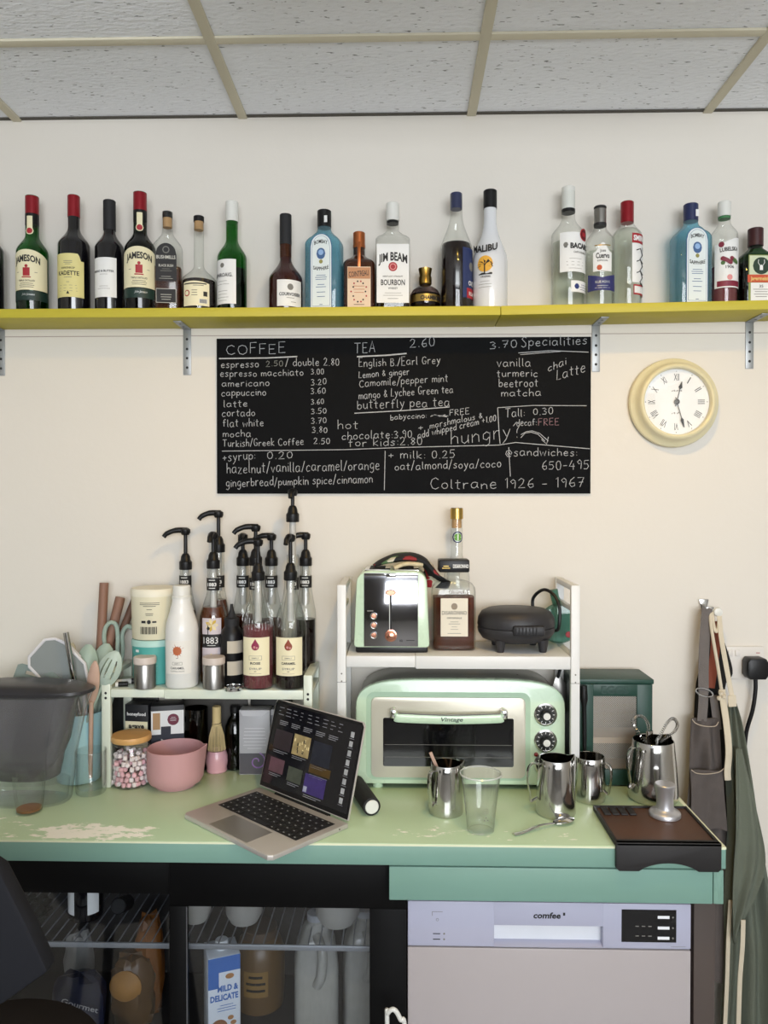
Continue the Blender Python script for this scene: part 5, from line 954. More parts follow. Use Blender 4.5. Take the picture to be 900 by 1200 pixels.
for zz in (1.3264-RZ, 1.3039-RZ, 1.2804-RZ):
    TT = Matrix.Translation((-0.0693-TX, -.004, zz)) @ TY
    b_ = MB().lathe([(.0085, 0), (.0085, .002), (.0068, .003), (.0068, .0015), (0, .0015)], CHROME, 24, TT).lathe([(.0062, .0016), (.0058, .005), (0, .0052)], ROSEGOLD, 20, TT).build('button', t)
TT = Matrix.Translation((sx, -.004, 1.2795-RZ)) @ TY
MB().lathe([(.0145, 0), (.0145, .0025), (.0118, .003), (.0118, .002), (0, .002)], ROSEGOLD, 32, TT).lathe([(.0115, .002), (.0108, .011), (.0095, .012), (0, .012)], ROSEGOLD, 32, TT).build('browning_dial', t)
mb = MB(); mb.box(-.066, -.004, .025, .15, ht-.004, ht+.0012, CHROME, .001); mb.box(.004, .066, .025, .15, ht-.004, ht+.0012, CHROME, .001)
for a in (-.055, .016): mb.box(a, a+.038, .035, .14, ht, ht+.0018, HOLE)
mb.build('slots', t)
# oven mitt over the toaster
def floral():
    m = bpy.data.materials.new('floral_cloth'); m.use_nodes = True; N = m.node_tree.nodes; L = m.node_tree.links; b = N['Principled BSDF']
    tc = N.new('ShaderNodeTexCoord'); v = N.new('ShaderNodeTexVoronoi'); v.inputs['Scale'].default_value = 38; L.new(tc.outputs['Object'], v.inputs[0])
    r = N.new('ShaderNodeValToRGB'); e = r.color_ramp.elements; e[0].position = 0; e[0].color = (*lin('#17171a'), 1); e[1].position = .55; e[1].color = (*lin('#1b1b1e'), 1)
    for p, c in ((.6, '#8f2a2c'), (.72, '#d8d2bd'), (.84, '#5a7a52'), (.9, '#17171a')): q = e.new(p); q.color = (*lin(c), 1)
    r.color_ramp.interpolation = 'CONSTANT'; s_ = N.new('ShaderNodeSeparateColor'); L.new(v.outputs['Color'], s_.inputs[0]); L.new(s_.outputs[0], r.inputs[0]); L.new(r.outputs[0], b.inputs['Base Color']); b.inputs['Roughness'].default_value = .85
    return m
FLO = floral(); REDC = mat('red_binding', '#9c2229', .8)
t = thing('oven_mitt', 'black floral oven mitt draped over the back of the toaster', 'oven mitt', (TX, TYY, RZ+ht+.0022))
secs = []
pth = smoothpath([(-.045, .085, .004), (-.02, .09, .015), (.015, .093, .024), (.05, .094, .025), (.078, .096, .014), (.0965, .098, -.012), (.1, .1, -.05)], 5)
mb = MB(); mb.tube(pth, [.004+.009*min(1, i/9) for i in range(len(pth))], FLO, 12, hint=(0, 0, 1), kx=4.4, ky=.85); mb.build('mitt_body', t)
pth2 = [(p[0], p[1], p[2]) for p in pth[-8:]]; MB().tube(pth2, [.0142]*len(pth2), REDC, 12, hint=(0, 0, 1), kx=1.3, ky=.9).build('red_binding', t)
pth3 = smoothpath([(.006, .045, .002), (.035, .046, .012), (.075, .052, .0095)], 4); MB().tube(pth3, .006, mat('floral_cream', '#cdbf9c', .8, noise=.35, scale=60), 10, hint=(0, 0, 1), kx=1.6).build('cuff', t)
# square amaretto bottle and the bottle behind it
AX, AY = 0.1246, 1.893
def disar(m):
    q = flat(.0302); m.patch(q, -.033, .033, .035, .128, mat('cream_amaretto_label', '#ddd5c3', .6), 1, .0004, solid=True); m.text(q, 'DISARONNO', 0, .088, .0095, INK, width=.06, bold=.0, off=.0008); m.text(q, 'ORIGINALE', 0, .078, .004, INK, width=.036, off=.0008); m.disc(q, 0, .108, .008, mat('taupe_print', '#8d7f6d', .6), 8, .0008); m.lines(q, 0, .07, .03, 2, .005, GREYINK, .001, .0008); m.lines(q, 0, .042, .05, 1, .005, GREYINK, .001, .0008)
    m.lines(q, 0, .058, .02, 2, .006, GREYINK, .0008, .0008)
    m.text(q, 'ORIGINALE', .01, .137, .011, mat('embossed_glass', '#6a5a50', .3), width=.048, off=.0006)
def colr(m): m.box(-.0375, .0375, -.026, .026, .19, .221, BLK, .004); m.text(flat(.026), 'DISARONNO', .016, .201, .009, PAPER, width=.038, bold=.03, off=.0008); m.lines(flat(.026), -.02, .205, .02, 2, .005, GOLD, .001, .0006)
bottle('amaretto_bottle', 'square amber amaretto bottle with black square cap on the white rack', AX, sq(.0535, 6, .56)([(.05, 0), (.0535, .004), (.0535, .142), (.052, .152), (.045, .162), (.03, .168), (.0155, .172), (.0155, .2)]), CLEAR, (BROWNL, .13), (), {'front_label': disar, 'square_cap': colr}, 1, AY, RZ, 'bottles on the white rack', seg=48)
TQ = 0.1375
def emb(m): q = rnd(.0155); m.disc(q, .002, .272, .0145, NAVY, 14, .0006); m.disc(q, .002, .272, .0115, mat('silver_print', '#b9bdbb', .4, .5), 12, .0009); m.disc(q, .002, .272, .0095, mat('lime_emblem', '#5d9a2e', .5), 10, .0012); m.patch(q, .0008, .0032, .264, .28, PAPER, 2, .0015); m.patch(q, -.006, .01, .2708, .2732, PAPER, 2, .0015)
bottle('clear_spirit_bottle', 'tall clear bottle with gold cap and green emblem, behind the amaretto', TQ, [(.03, 0), (.033, .004), (.033, .17), (.029, .192), (.0185, .21), (.015, .225), (.0148, .325)], CLEAR, None, [(capp(.0162, .318, .346), GOLD), ([(.0125, .295), (.0125, .318)], CORK, 'stopper')], {'neck_emblem': emb}, 0, 1.962, RZ, 'bottles on the white rack')
# waffle maker
WX, WY = 0.2791, 1.897
t = thing('waffle_maker', 'round black waffle maker with its cable looped, on the white rack', 'waffle maker', (WX, WY, RZ)); WB = mat('charcoal_plastic', '#2b2a2d', .5, noise=.06)
MB().lathe([(.06, .02), (.083, .028), (.0925, .042), (.0945, .052), (.0935, .056)], WB, 48, Matrix.Diagonal((1, .9, 1, 1))).build('lower_shell', t)
MB().lathe([(.0935, .0575), (.0948, .062), (.093, .078), (.085, .092), (.07, .099), (.0, .102)], WB, 48, Matrix.Diagonal((1, .9, 1, 1))).build('upper_shell', t)
mb = MB(); mb.box(.01-.03, .01+.045, -.096, -.06, .045, .07, mat('latch_plastic', '#222124', .45), .006)
for i in range(7): mb.box(-.016+i*.008, -.0125+i*.008, -.0975, -.09, .05, .067, HOLE, .001)
mb.build('grip', t)
for x, y in ((-.045, -.05), (.058, -.045), (-.045, .05), (.05, .05)): MB().lathe([(.008, 0), (.009, .002), (.014, .03)], WB, 16, Matrix.Translation((x, y, 0))).build('foot', t)
cb = [(.06, .05, .04), (.05, .055, .1), (.055, .05, .125), (.075, .03, .142), (.096, .01, .13), (.106, -.005, .1), (.104, -.01, .06), (.1, .0, .045), (.088, .03, .042)]
MB().tube(smoothpath(cb, 6), .0042, BLK, 8).build('cable', t)
# green flask
t = thing('green_flask', 'round green glass flask with red seal poking through the right rack side', 'flask', (0.3996, 1.9635, RZ))
FG = glass('sea_green_glass', (.25, .5, .42), .5, .5, .03, .2)
MB().lathe([(.022, -.014), (.046, -.012), (.0515, 0), (.046, .012), (.022, .014)], FG, 40, Matrix.Translation((0, 0, .052)) @ TY).build('glass_body', t)
MB().tube([(-.004, 0, .098), (-.012, 0, .118), (-.016, 0, .138)], [.013, .0105, .011], FG, 16).build('neck', t)
MB().lathe([(.008, 0), (.0075, .0025), (0, .0028)], RED, 18, Matrix.Translation((.02, -.0135, .026)) @ TY).build('wax_seal', t)

# ---------------------------------------------------------------- egg cabinet
EX0, EX1 = .4165, 0.6120; EZ = 1.1660-ZC; EW = EX1-EX0; DGR = mat('dark_green_paint', '#173d33', .45, noise=.06)
t = thing('egg_cabinet', 'dark green wooden egg cabinet with mesh door and embossed lettering', 'cabinet', (EX0, 1.88, ZC))
mb = MB(); mb.box(0, EW, .012, .115, 0, .012, DGR, .002); mb.box(0, EW, .0, .118, EZ-.012, EZ, DGR, .002); mb.box(0, .012, .012, .115, .012, EZ-.012, DGR); mb.box(EW-.012, EW, .012, .115, .012, EZ-.012, DGR); mb.box(.012, EW-.012, .108, .115, .012, EZ-.012, mat('cabinet_back', '#7d766a', .7)); mb.build('carcass', t)
CRW = mat('pale_shelf_wood', '#cdb291', .6, noise=.1)
for z in (.02, .1): MB().box(.0125, EW-.0125, .02, .107, z, z+.014, CRW).build('inner_shelf', t)
mx0, mx1, mz0, mz1 = 0.4657-EX0, 0.5709-EX0, 0.9444-ZC, 1.1243-ZC
mb = MB(); mb.box(.006, mx0, 0, .0115, .004, EZ-.0125, DGR, .0015); mb.box(mx1, EW-.006, 0, .0115, .004, EZ-.0125, DGR, .0015); mb.box(mx0-.001, mx1+.001, 0, .0115, .004, mz0, DGR, .001); mb.box(mx0-.001, mx1+.001, 0, .0115, mz1, EZ-.0125, DGR, .001)
mb.text(flat(0), 'EGGS', (0.5173-EX0), 1.1306-ZC, .02, mat('embossed_green', '#1a3b33', .4), width=.066, bold=.02, off=.0012)
dr = mb.build('door', t)
def meshmat():
    m = bpy.data.materials.new('perforated_mesh'); m.use_nodes = True; N = m.node_tree.nodes; L = m.node_tree.links; b = N['Principled BSDF']; b.inputs['Base Color'].default_value = (*lin('#bdb6ac'), 1); b.inputs['Metallic'].default_value = .6; b.inputs['Roughness'].default_value = .4
    tc = N.new('ShaderNodeTexCoord'); mp = N.new('ShaderNodeMapping'); mp.inputs['Rotation'].default_value = (R_(-90), 0, R_(45)); mp.inputs['Scale'].default_value = (300, 300, 300); L.new(tc.outputs['Object'], mp.inputs[0])
    v = N.new('ShaderNodeTexVoronoi'); v.voronoi_dimensions = '2D'; v.inputs['Randomness'].default_value = 0; v.inputs['Scale'].default_value = 1; L.new(mp.outputs[0], v.inputs[0])
    c = N.new('ShaderNodeMath'); c.operation = 'GREATER_THAN'; c.inputs[1].default_value = .43; L.new(v.outputs['Distance'], c.inputs[0]); L.new(c.outputs[0], b.inputs['Alpha']); return m
MB().box(mx0, mx1, .005, .0055, mz0, mz1, meshmat()).build('mesh_panel', dr)
t = thing('black_spatula', 'black-handled utensil leaning upright between the rack post and the egg cabinet', 'utensil', (0.4403, 1.862, ZC))
MB().tube(smoothpath([(0, 0, 0), (.001, .004, .1), (0, .006, .2), (-.002, .008, .25)], 4), [.004]*5+[.005]*4+[.009]*4, BLK, 10).build('handle', t)
t = thing('hanging_spatula', 'metal spatula with black handle hanging under the rack behind the oven', 'utensil', (0.3991, 1.965, RZ-.032))
MB().tube(smoothpath([(0, 0, -.001), (.004, -.004, -.02), (-.004, -.004, -.055)], 4), .004, BLK, 8).build('handle', t); MB().prism([(-.02, -.14), (.022, -.14), (.02, -.075), (.004, -.052), (-.01, -.052), (-.018, -.075)], -.006, -.004, BRUSH, 'y', None, .0008).build('blade', t)

# ---------------------------------------------------------------- steel jugs, cup, spoon, tamping mat
GJ = 'steel milk jugs on the counter'
def jug(label, x, y, rb_, rt, h, spout, hand_, hs=1., parent_name='milk_jug'):
    t = thing(parent_name, label, 'jug', (x, y, ZC), 0, GJ)
    pr = [(rb_*.9, 0), (rb_*.97, .0015), (rb_, .005), (rb_, h*.15)]+[(rb_+(rt-rb_)*(i/6)**1.3, h*(.15+.85*i/6)) for i in range(1, 7)]
    pr += [(rt-.0005, h+.0006), (rt-.0016, h)]+[(rb_+(rt-rb_)*(i/6)**1.3-.0018, h*(.15+.85*i/6)) for i in range(5, 0, -1)]+[(rb_-.002, .006), (0, .0045)]
    mb = MB().lathe(pr, STEEL, 48, cap=False); out = []
    for a, b, z in mb.v:
        if a or b:
            d = abs((math.degrees(math.atan2(b, a))-spout+180) % 360-180); k = max(0, 1-d/26)**1.4*max(0, (z/h-.62)/.38)
            a, b, z = a*(1+.26*k), b*(1+.26*k), z+.006*k
        out.append((a, b, z))
    mb.v = out; mb.build('jug_body', t, ang=60)
    c, s_ = math.cos(R_(hand_)), math.sin(R_(hand_)); r0 = rt+(rb_-rt)*.2
    pth = [(r0-.003, h*.9), (r0+.012*hs, h*.92), (r0+.021*hs, h*.82), (r0+.022*hs, h*.6), (r0+.017*hs, h*.36), (rb_+.012*hs, h*.24), (rb_-.001, h*.3)]
    MB().tube(smoothpath([(r*c, r*s_, z) for r, z in pth], 5), .0058, STEEL, 12, hint=(-s_, c, 0), ky=1., kx=.28).build('handle', t)
    return t
jug('small steel milk jug with a wooden stirrer in it, left of the plastic cup', 0.0969, 1.712, .0385, .034, .112, 5, 222, .8)
jug('steel milk jug with large handle, standing in front of the oven knobs', 0.3418, 1.716, .0435, .036, .124, 10, 188, 1.25)
jug('steel milk jug turned handle right, beside the oven corner', 0.4365, 1.797, .0365, .034, .102, 150, -42, .9)
jug('large steel jug holding two spring whisks, in front of the egg cabinet', 0.5873, 1.808, .0565, .0465, .138, 30, 205, 1.2)
t = thing('wooden_stirrer', 'pale wooden stirrer standing in the small steel jug', 'stirrer', (0.0969, 1.712, ZC)); MB().tube([(.018, .01, .008), (-.041+.006, -.004, .137)], .0026, WOODP, 8, hint=(0, 1, 0), kx=1.5, ky=.6).build('stick', t)
jx, jy = 0.5873, 1.808
def coilwhisk(label, pts, base):
    t = thing('spring_whisk', label, 'whisk', (jx, jy, ZC), 0, 'whisks in the large steel jug'); P_ = smoothpath(pts, 7); mb = MB(); hel = []
    T_ = [Vector(p) for p in P_]; n = len(T_)
    for i in range(n-1):
        d = (T_[i+1]-T_[i]).normalized(); u = d.orthogonal().normalized() if i == 0 else (u-d*u.dot(d)).normalized(); w_ = d.cross(u)
        for k in range(7): a = 2*math.pi*k/7; hel.append(tuple(T_[i]+(T_[i+1]-T_[i])*(k/7)+u*(.0036*math.cos(a))+w_*(.0036*math.sin(a))))
    mb.tube(hel, .0008, STEEL, 4); mb.build('spring_coil', t)
    MB().tube(base, .0034, BRUSH, 8).build('handle', t)
coilwhisk('spring whisk loop at the left of the large jug', [(-.018, .012, .13), (-.04, .01, .165), (-.046, .008, .18), (-.034, .006, .192), (-.018, .004, .186), (-.01, .004, .165), (-.014, .008, .13)], [(-.016, .01, .14), (.01, .02, .01)])
coilwhisk('spring whisk loop at the right of the large jug', [(.008, .004, .132), (.018, .002, .15), (.032, .0, .178), (.046, .0, .188), (.056, .0, .176), (.05, .002, .158), (.03, .006, .14), (.018, .008, .13)], [(.012, .006, .14), (-.01, -.02, .01)])
t = thing('tea_spoon', 'steel spoon handle leaning in the large jug', 'spoon', (jx, jy, ZC), 0); MB().tube([(.0, .02, .01), (-.012, -.016, .13), (-.016, -.022, .165)], [.003, .004, .006], STEEL, 10, hint=(0, 1, 0), kx=1.4, ky=.5).build('handle', t)
t = thing('plastic_cup', 'clear plastic takeaway cup with rolled rim beside the small steel jug', 'cup', (0.1650, 1.622, ZC))
MB().lathe([(0, .003), (.0245, .003), (.026, 0), (.0285, .002), (.0335, .055), (.034, .056), (.0415, .118), (.0432, .1195), (.0438, .1215), (.043, .1235), (.0415, .1225), (.041, .119), (.0335, .06), (.028, .008)], glass('cup_plastic', (.98, .985, .98), .7, .6, .04, .015), 40, cap=False).build('cup_wall', t)
MB().tube([(.0434*math.cos(a*.157), .0434*math.sin(a*.157), .1215) for a in range(40)], .0018, glass('cup_rim_plastic', (.98, .985, .98), .8, .8, .05, .3), 8, closed=True).build('rolled_rim', t)
mb = MB(); q = rnd(.0355); mb.lines(q, .008, .058, .014, 4, .003, GREYINK, .0007, .0006); [mb.patch(q, .008+.004*math.cos(R_(a))-.0014, .008+.004*math.cos(R_(a))+.0014, .037+.004*math.sin(R_(a))-.0012, .037+.004*math.sin(R_(a))+.0012, GREYINK, 1, .0003) for a in (90, 210, 330)]; mb.build('recycling_print', t)
# spoon
t = thing('dessert_spoon', 'steel dessert spoon lying on the counter before the large-handled jug', 'spoon', (*(0.2309, 1.5942), ZC+.001)); e = Vector((*(0.3306, 1.6515), 0))-Vector((*(0.2309, 1.5942), 0)); a = math.atan2(e.y, e.x); t.rotation_euler.z = a
MB().tube(smoothpath([(0, 0, .003), (.03, 0, .003), (.07, 0, .008), (e.length, 0, .004)], 5), [.005]*5+[.0042]*5+[.003]*6, STEEL, 10, hint=(0, 0, 1), kx=1.2, ky=.4).build('handle', t)
mb = MB(); spoonhead(.032, .052, .006, STEEL)(mb, Matrix.Translation((e.length-.004, 0, .0065)) @ Matrix.Rotation(R_(-90), 4, 'Z') @ Matrix.Rotation(R_(-90), 4, 'X')); mb.build('bowl', t)
# tamping mat and tamper
MX0, MX1 = .4285, .6375; my0, my1 = 1.541, 1.733
RUB = mat('black_rubber', '#1d1b1c', .6, noise=.1); COF = mat('coffee_stained_rubber', '#4e2f18', .42, noise=.95, scale=7, stretch=(.6, 1, 1), rnoise=.15)
t = thing('tamping_mat', 'black rubber corner tamping mat with brown coffee stains, hooked over the counter edge', 'mat', (0, 0, ZC))
mb = MB(); mb.box(MX0, MX1, CY0-.0008, my1, .0006, .008, RUB, .002)
for a in ((MX0, MX0+.006, CY0, my1), (MX1-.006, MX1, CY0, my1), (MX0, MX1, my1-.006, my1), (MX0, MX1, my0, CY0+.006)): mb.box(a[0], a[1], a[2], a[3], .006, .0125, RUB, .0015)
lipz = -.045; arch = [(MX0, .0125), (MX0, lipz+.006), (MX0+.006, lipz), (MX0+.045, lipz)]+[(MX0+.045+(MX1-MX0-.09)*(i/10), lipz+.0165*math.sin(math.pi*i/10)**.7) for i in range(1, 10)]+[(MX1-.045, lipz), (MX1-.006, lipz), (MX1, lipz+.006), (MX1, .0125)]
mb.prism(arch, my0, CY0-.0012, RUB, 'y', None, .0012); mb.build('rubber_body', t)
MB().box(MX0+.0065, MX1-.0065, CY0+.0065, my1-.0065, .0078, .0086, COF).build('stained_tray', t)
mb = MB()
for i in range(4): mb.box(MX0+.014+i*.0185, MX0+.029+i*.0185, my1-.048, my1-.008, .0085, .0125, RUB, .0015)
mb.build('ridged_pad', t)
TPX, TPY = 0.5736, 1.686
t = thing('tamper', 'silver aluminium coffee tamper standing on the rubber mat', 'tamper', (TPX, TPY, ZC+.0088)); ALP = mat('satin_aluminium', '#c4c3c6', .38, .8, noise=.04)
MB().lathe([(.0325, 0), (.0335, .001), (.0335, .008), (.032, .0105), (.027, .013), (.0215, .016), (.0205, .018)], ALP, 44).build('base', t)
MB().lathe([(.0195, .0175), (.018, .025), (.0178, .04), (.0205, .062), (.022, .066), (.022, .0695), (.0205, .071), (0, .0712)], ALP, 40).build('handle', t)

# ---------------------------------------------------------------- hooks, aprons, socket
t = thing('wall_hook', 'chrome wedge shaped wall hook above the grey apron', 'hook', (0.7844, 2.0235, 1.3254)); MB().prism([(-.0135, .02), (.0135, .02), (.005, -.016), (-.005, -.016)], -.008, 0, CHROME, 'y', None, .003).build('back_plate', t); MB().tube(smoothpath([(0, -.006, -.008), (0, -.028, -.02), (0, -.04, -.012), (0, -.042, .002)], 5), .0042, CHROME, 10).build('prong', t)
hk = (0.8008, 1.3188)
t = thing('wall_hook', 'chrome wall hook with round white knob above the green apron', 'hook', (hk[0], 2.0235, hk[1])); MB().prism([(-.011, .006), (.011, .006), (.008, -.05), (-.008, -.05)], -.005, 0, CHROME, 'y', None, .002).build('back_plate', t); MB().tube([(0, -.004, -.016), (0, -.03, -.008), (0, -.046, 0)], .0045, CHROME, 10).build('prong', t)
MB().lathe([(.004, .044), (.0105, .047), (.012, .053), (.0105, .059), (.006, .061), (0, .0605)], WHITE, 24, TY).build('knob', t)
GDEN = mat('grey_denim', '#57504d', .9, noise=.16, scale=40, bump=.3, bscale=300); GDN2 = mat('grey_denim_strap', '#6a6461', .9, noise=.12, scale=40, bump=.3, bscale=300); OLV = mat('olive_green_cloth', '#646a5d', .9, noise=.12, scale=14, bump=.25, bscale=260); COT = mat('cream_cotton_tape', '#cfc4ae', .85, noise=.08, scale=50); STI = mat('cream_stitching', '#b3a594', .8); BCL = mat('black_cloth', '#1a1919', .9); RUST = mat('rust_leather', '#7d3a22', .7, noise=.15)
def band(mb, pts, wd, th, mt, hint=(1, 0, 0), n=5): mb.tube(smoothpath(pts, n), .5, mt, 8, hint=hint, ky=wd*1.08, kx=th*1.08); return mb
t = thing('apron', 'grey denim apron hanging from the chrome hook, with front pocket', 'apron', (0, 0, 0), 0, 'aprons on the wall')
mb = band(MB(), [(0.7731, 1.9680, 1.3277), (0.7674, 1.9660, 1.2584), (0.7638, 1.9640, 1.1827), (0.7627, 1.9600, 1.1141)], .026, .003, GDN2); band(mb, [(0.7619, 1.9580, 1.1190), (0.7602, 1.9560, 1.0870), (0.7572, 1.9560, 1.0436)], .024, .004, GDN2); band(mb, [(0.7922, 1.9720, 1.1048), (0.7959, 1.9700, 1.0726), (0.8026, 1.9700, 1.0180)], .02, .004, GDN2); mb.build('neck_strap', t)
c = (0.7609, 1.9500, 1.1177); MB().tube([(c[0]+.021*math.cos(a/16*6.283), c[1]+.006*math.sin(a/16*6.283), c[2]+.009*math.sin(a/16*6.283)-.004*math.cos(a/16*6.283)) for a in range(16)], .0018, CHROME, 8, closed=True).build('buckle_ring', t)
mb = cloth(MB(), [(1.0490, 0.7313, 0.7998, 1.962, .008), (0.9881, 0.7281, 0.8051, 1.966, .02), (0.9120, 0.7249, 0.8136, 1.968, .024), (0.8357, 0.7174, 0.8222, 1.97, .024), (0.7376, 0.7045, 0.8307, 1.97, .026), (0.5737, 0.7024, 0.8329, 1.972, .028), (0.3765, 0.7088, 0.8329, 1.975, .03)], GDEN, 28, 1.4, 2.2, .007, 5, 2); mb.build('bib', t)
mb = cloth(MB(), [(0.9251, 0.7199, 0.8043, 1.9395, .006), (0.8778, 0.7230, 0.8054, 1.9385, .007), (0.7766, 0.7188, 0.8117, 1.938, .008)], GDEN, 20, 1.2, 1., .004, 5, 1)
mb.build('pocket', t)
def stitch(pts, r=.0012): return MB().tube(smoothpath(pts, 5), r, STI, 6)
stitch([(0.7296, 1.9480, 1.0500), (0.7388, 1.9440, 1.0404), (0.7593, 1.9420, 1.0347), (0.7864, 1.9460, 1.0337), (0.7965, 1.9500, 1.0434)]).build('top_hem_stitching', t)
stitch([(0.7230, 1.9340, 0.9273), (0.7342, 1.9300, 0.9202), (0.7588, 1.9280, 0.9190), (0.7895, 1.9310, 0.9224), (0.8059, 1.9350, 0.9319)]).build('pocket_stitching', t)
# black apron behind
t = thing('apron', 'black apron mostly hidden behind the grey and green aprons', 'apron', (0, 0, 0), 0, 'aprons on the wall')
mb = cloth(MB(), [(1.2747, 0.8019, 0.8172, 2.008, .004), (1.2084, 0.7801, 0.8433, 2.008, .006), (1.1531, 0.7670, 0.8564, 2.008, .006), (1.1177, 0.7604, 0.8368, 2.008, .006), (1.0202, 0.7561, 0.8455, 2.008, .006), (0.6869, 0.7495, 0.8586, 2.008, .008)], BCL, 20, 2, 0, .006, 5, 3); mb.build('cloth', t)
mb = band(MB(), [(0.8048, 1.9900, 1.2917), (0.8022, 1.9880, 1.2218), (0.7952, 1.9860, 1.1672), (0.7886, 1.9850, 1.1212)], .024, .003, RUST); mb.build('rust_strap', t)
# green apron
t = thing('apron', 'olive green apron with cream neck cord hanging on the white-knobbed hook', 'apron', (0, 0, 0), 0, 'aprons on the wall')
cloth(MB(), [(1.0912, 0.8222, 0.8414, 1.955, .006), (1.0350, 0.8180, 0.8562, 1.957, .012), (0.9269, 0.8180, 0.8753, 1.96, .02), (0.7970, 0.8222, 0.8944, 1.962, .028), (0.7105, 0.8180, 0.9092, 1.964, .034), (0.5802, 0.8116, 0.9347, 1.966, .036), (0.4496, 0.8137, 0.9559, 1.968, .036), (0.2752, 0.8031, 0.9707, 1.97, .036), (0.1440, 0.8031, 0.9770, 1.97, .036)], OLV, 36, 2.6, .4, .008, 5, 4).build('apron_body', t)
cloth(MB(), [(0.9867, 0.8239, 0.8405, 1.916, .004), (0.8180, 0.8198, 0.8797, 1.912, .012), (0.7124, 0.8156, 0.8942, 1.91, .014), (0.6277, 0.8136, 0.8735, 1.91, .014), (0.5430, 0.8156, 0.8363, 1.91, .008), (0.5049, 0.8198, 0.8260, 1.912, .003)], OLV, 20, 1.6, 1., .006, 5, 6).build('folded_skirt', t)
mb = MB(); mb.tube(smoothpath([(0.8066, 1.9550, 1.1157), (0.7956, 1.9550, 1.1848), (0.7835, 1.9580, 1.2599), (0.7807, 1.9650, 1.3021), (0.7866, 1.9720, 1.3163), (0.7887, 1.9660, 1.2911), (0.7914, 1.9620, 1.2722), (0.7979, 1.9620, 1.2744), (0.8036, 1.9660, 1.3085)], 5), .0042, COT, 8)
band(mb, [(0.8027, 1.9640, 1.3088), (0.8036, 1.9550, 1.2605), (0.8126, 1.9500, 1.1968), (0.8281, 1.9450, 1.1054)], .012, .0035, COT); band(mb, [(0.8257, 1.9420, 1.1126), (0.8276, 1.9410, 1.0849)], .02, .004, COT, n=3); mb.build('neck_cord', t)
mb = MB(); band(mb, [(0.8045, 1.9500, 1.1255), (0.8069, 1.9450, 1.0902), (0.8105, 1.9350, 1.0393), (0.8141, 1.9300, 0.9766), (0.8104, 1.9280, 0.9280), (0.8116, 1.9280, 0.9044)], .016, .006, COT)
for p in ((0.8016, 1.9480, 1.1174), (0.8068, 1.9450, 1.1096), (0.7983, 1.9500, 1.1039)): mb.lathe([(0, -.007), (.006, -.004), (.0065, .003), (0, .007)], COT, 10, Matrix.Translation(p))
mb.build('knotted_tie', t)
mb = MB(); band(mb, [(0.8189, 1.9260, 0.6031), (0.8138, 1.9250, 0.5068), (0.8113, 1.9250, 0.3992), (0.8059, 1.9250, 0.2590)], .01, .003, COT); band(mb, [(0.8394, 1.9000, 0.5682), (0.8378, 1.9000, 0.5003), (0.8321, 1.9000, 0.4153), (0.8288, 1.9000, 0.2770)], .011, .003, COT); mb.build('waist_ties', t)
# socket and plug
SOC = mat('white_socket_plastic', '#dcd8d2', .35); sxc = 0.9397-.073; szc = 1.1792
t = thing('wall_socket', 'white double wall socket partly hidden by the aprons', 'socket', (sxc, 2.0245, szc))
mb = MB().box(-.073, .073, -.009, 0, -.043, .043, SOC, .003); mb.patch(flat(.009), .052, .062, .0255, .0275, RED, 1, .0004)
for x in (.036, -.036): [mb.patch(flat(.009), x+a-.002, x+a+.002, z_, z_+.007, HOLE, 1, .0003) for a, z_ in ((-.011, -.016), (.011, -.016), (0, .002))]
mb.build('face_plate', t)
for x in (.004, -.014): MB().box(x-.006, x+.006, -.0125, -.008, .018, .034, SOC, .0015).build('switch', t)
t = thing('plug', 'black three-pin plug with cable in the wall socket', 'plug', (0.9075, 2.015, 1.1713)); MB().prism([(-.019, -.027), (.019, -.027), (.0265, -.018), (.0265, .016), (.02, .027), (-.02, .027), (-.0265, .016), (-.0265, -.018)], -.04, -.0006, BLK, 'y', None, .004).build('plug_body', t)
MB().tube(smoothpath([(0, -.022, -.022), (.0, -.022, -.06), (-.006, -.02, -.11), (-.018, -.012, -.17), (-.022, -.008, -.24)], 6), .0052, BLK, 10).build('cable', t)
# loose white cable at the bottom of the dishwasher
c0 = (-0.0165, 0.5933)
tag(MB().tube(smoothpath([(c0[0]+.03, 1.53, 0.004), (c0[0]+.028, 1.52, .25), (c0[0]+.022, 1.505, c0[1]-.05), (c0[0]+.012, 1.5, c0[1]-.014), (c0[0], 1.498, c0[1]+.006), (c0[0]-.012, 1.5, c0[1]-.002), (c0[0]-.014, 1.505, c0[1]-.03), (c0[0]-.006, 1.51, .25), (c0[0]-.012, 1.53, .004)], 10), .0046, WHITE, 10).build('white_cable'), 'white cable looped in front of the cooler and dishwasher', 'cable')

# ---------------------------------------------------------------- contents of the cooler
shz2 = shz+.006; lowz = .3765
def milk(x, y, h, label, lvl):
    t = thing('milk_bottle', label, 'milk bottle', (x, y, lowz), 8, 'plastic milk bottles in the cooler'); HD = glass('milky_plastic', (.62, .61, .57), .8, .2, .2, .4); pr = [(.046, 0), (.05, .006), (.05, h*.6), (.044, h*.76), (.028, h*.9), (.019, h*.93), (.019, h*.96)]
    MB().lathe(sq(.05, 5, .95)(pr), HD, 36).build('plastic_body', t); MB().lathe(inner(sq(.05, 5, .95)(pr), lvl, .95), mat('milk', '#a8a08a', .5), 36).build('milk', t); MB().lathe(capp(.021, h*.95, h*1.0), mat('pale_cap', '#85878c', .5), 24).build('cap', t)
    MB().tube(smoothpath([(0, -.026, h*.86), (.012, -.052, h*.78), (.01, -.055, h*.6), (0, -.046, h*.5)], 5), .011, HD, 10).build('handle', t)
milk(-0.1979, 1.742, .283, 'plastic milk bottle two thirds full in the cooler', .165); milk(-0.0881, 1.775, .275, 'plastic milk bottle at the right edge of the cooler door', .13)
cxx, cyy = -0.4117, 1.725; ch = 0.5841-lowz
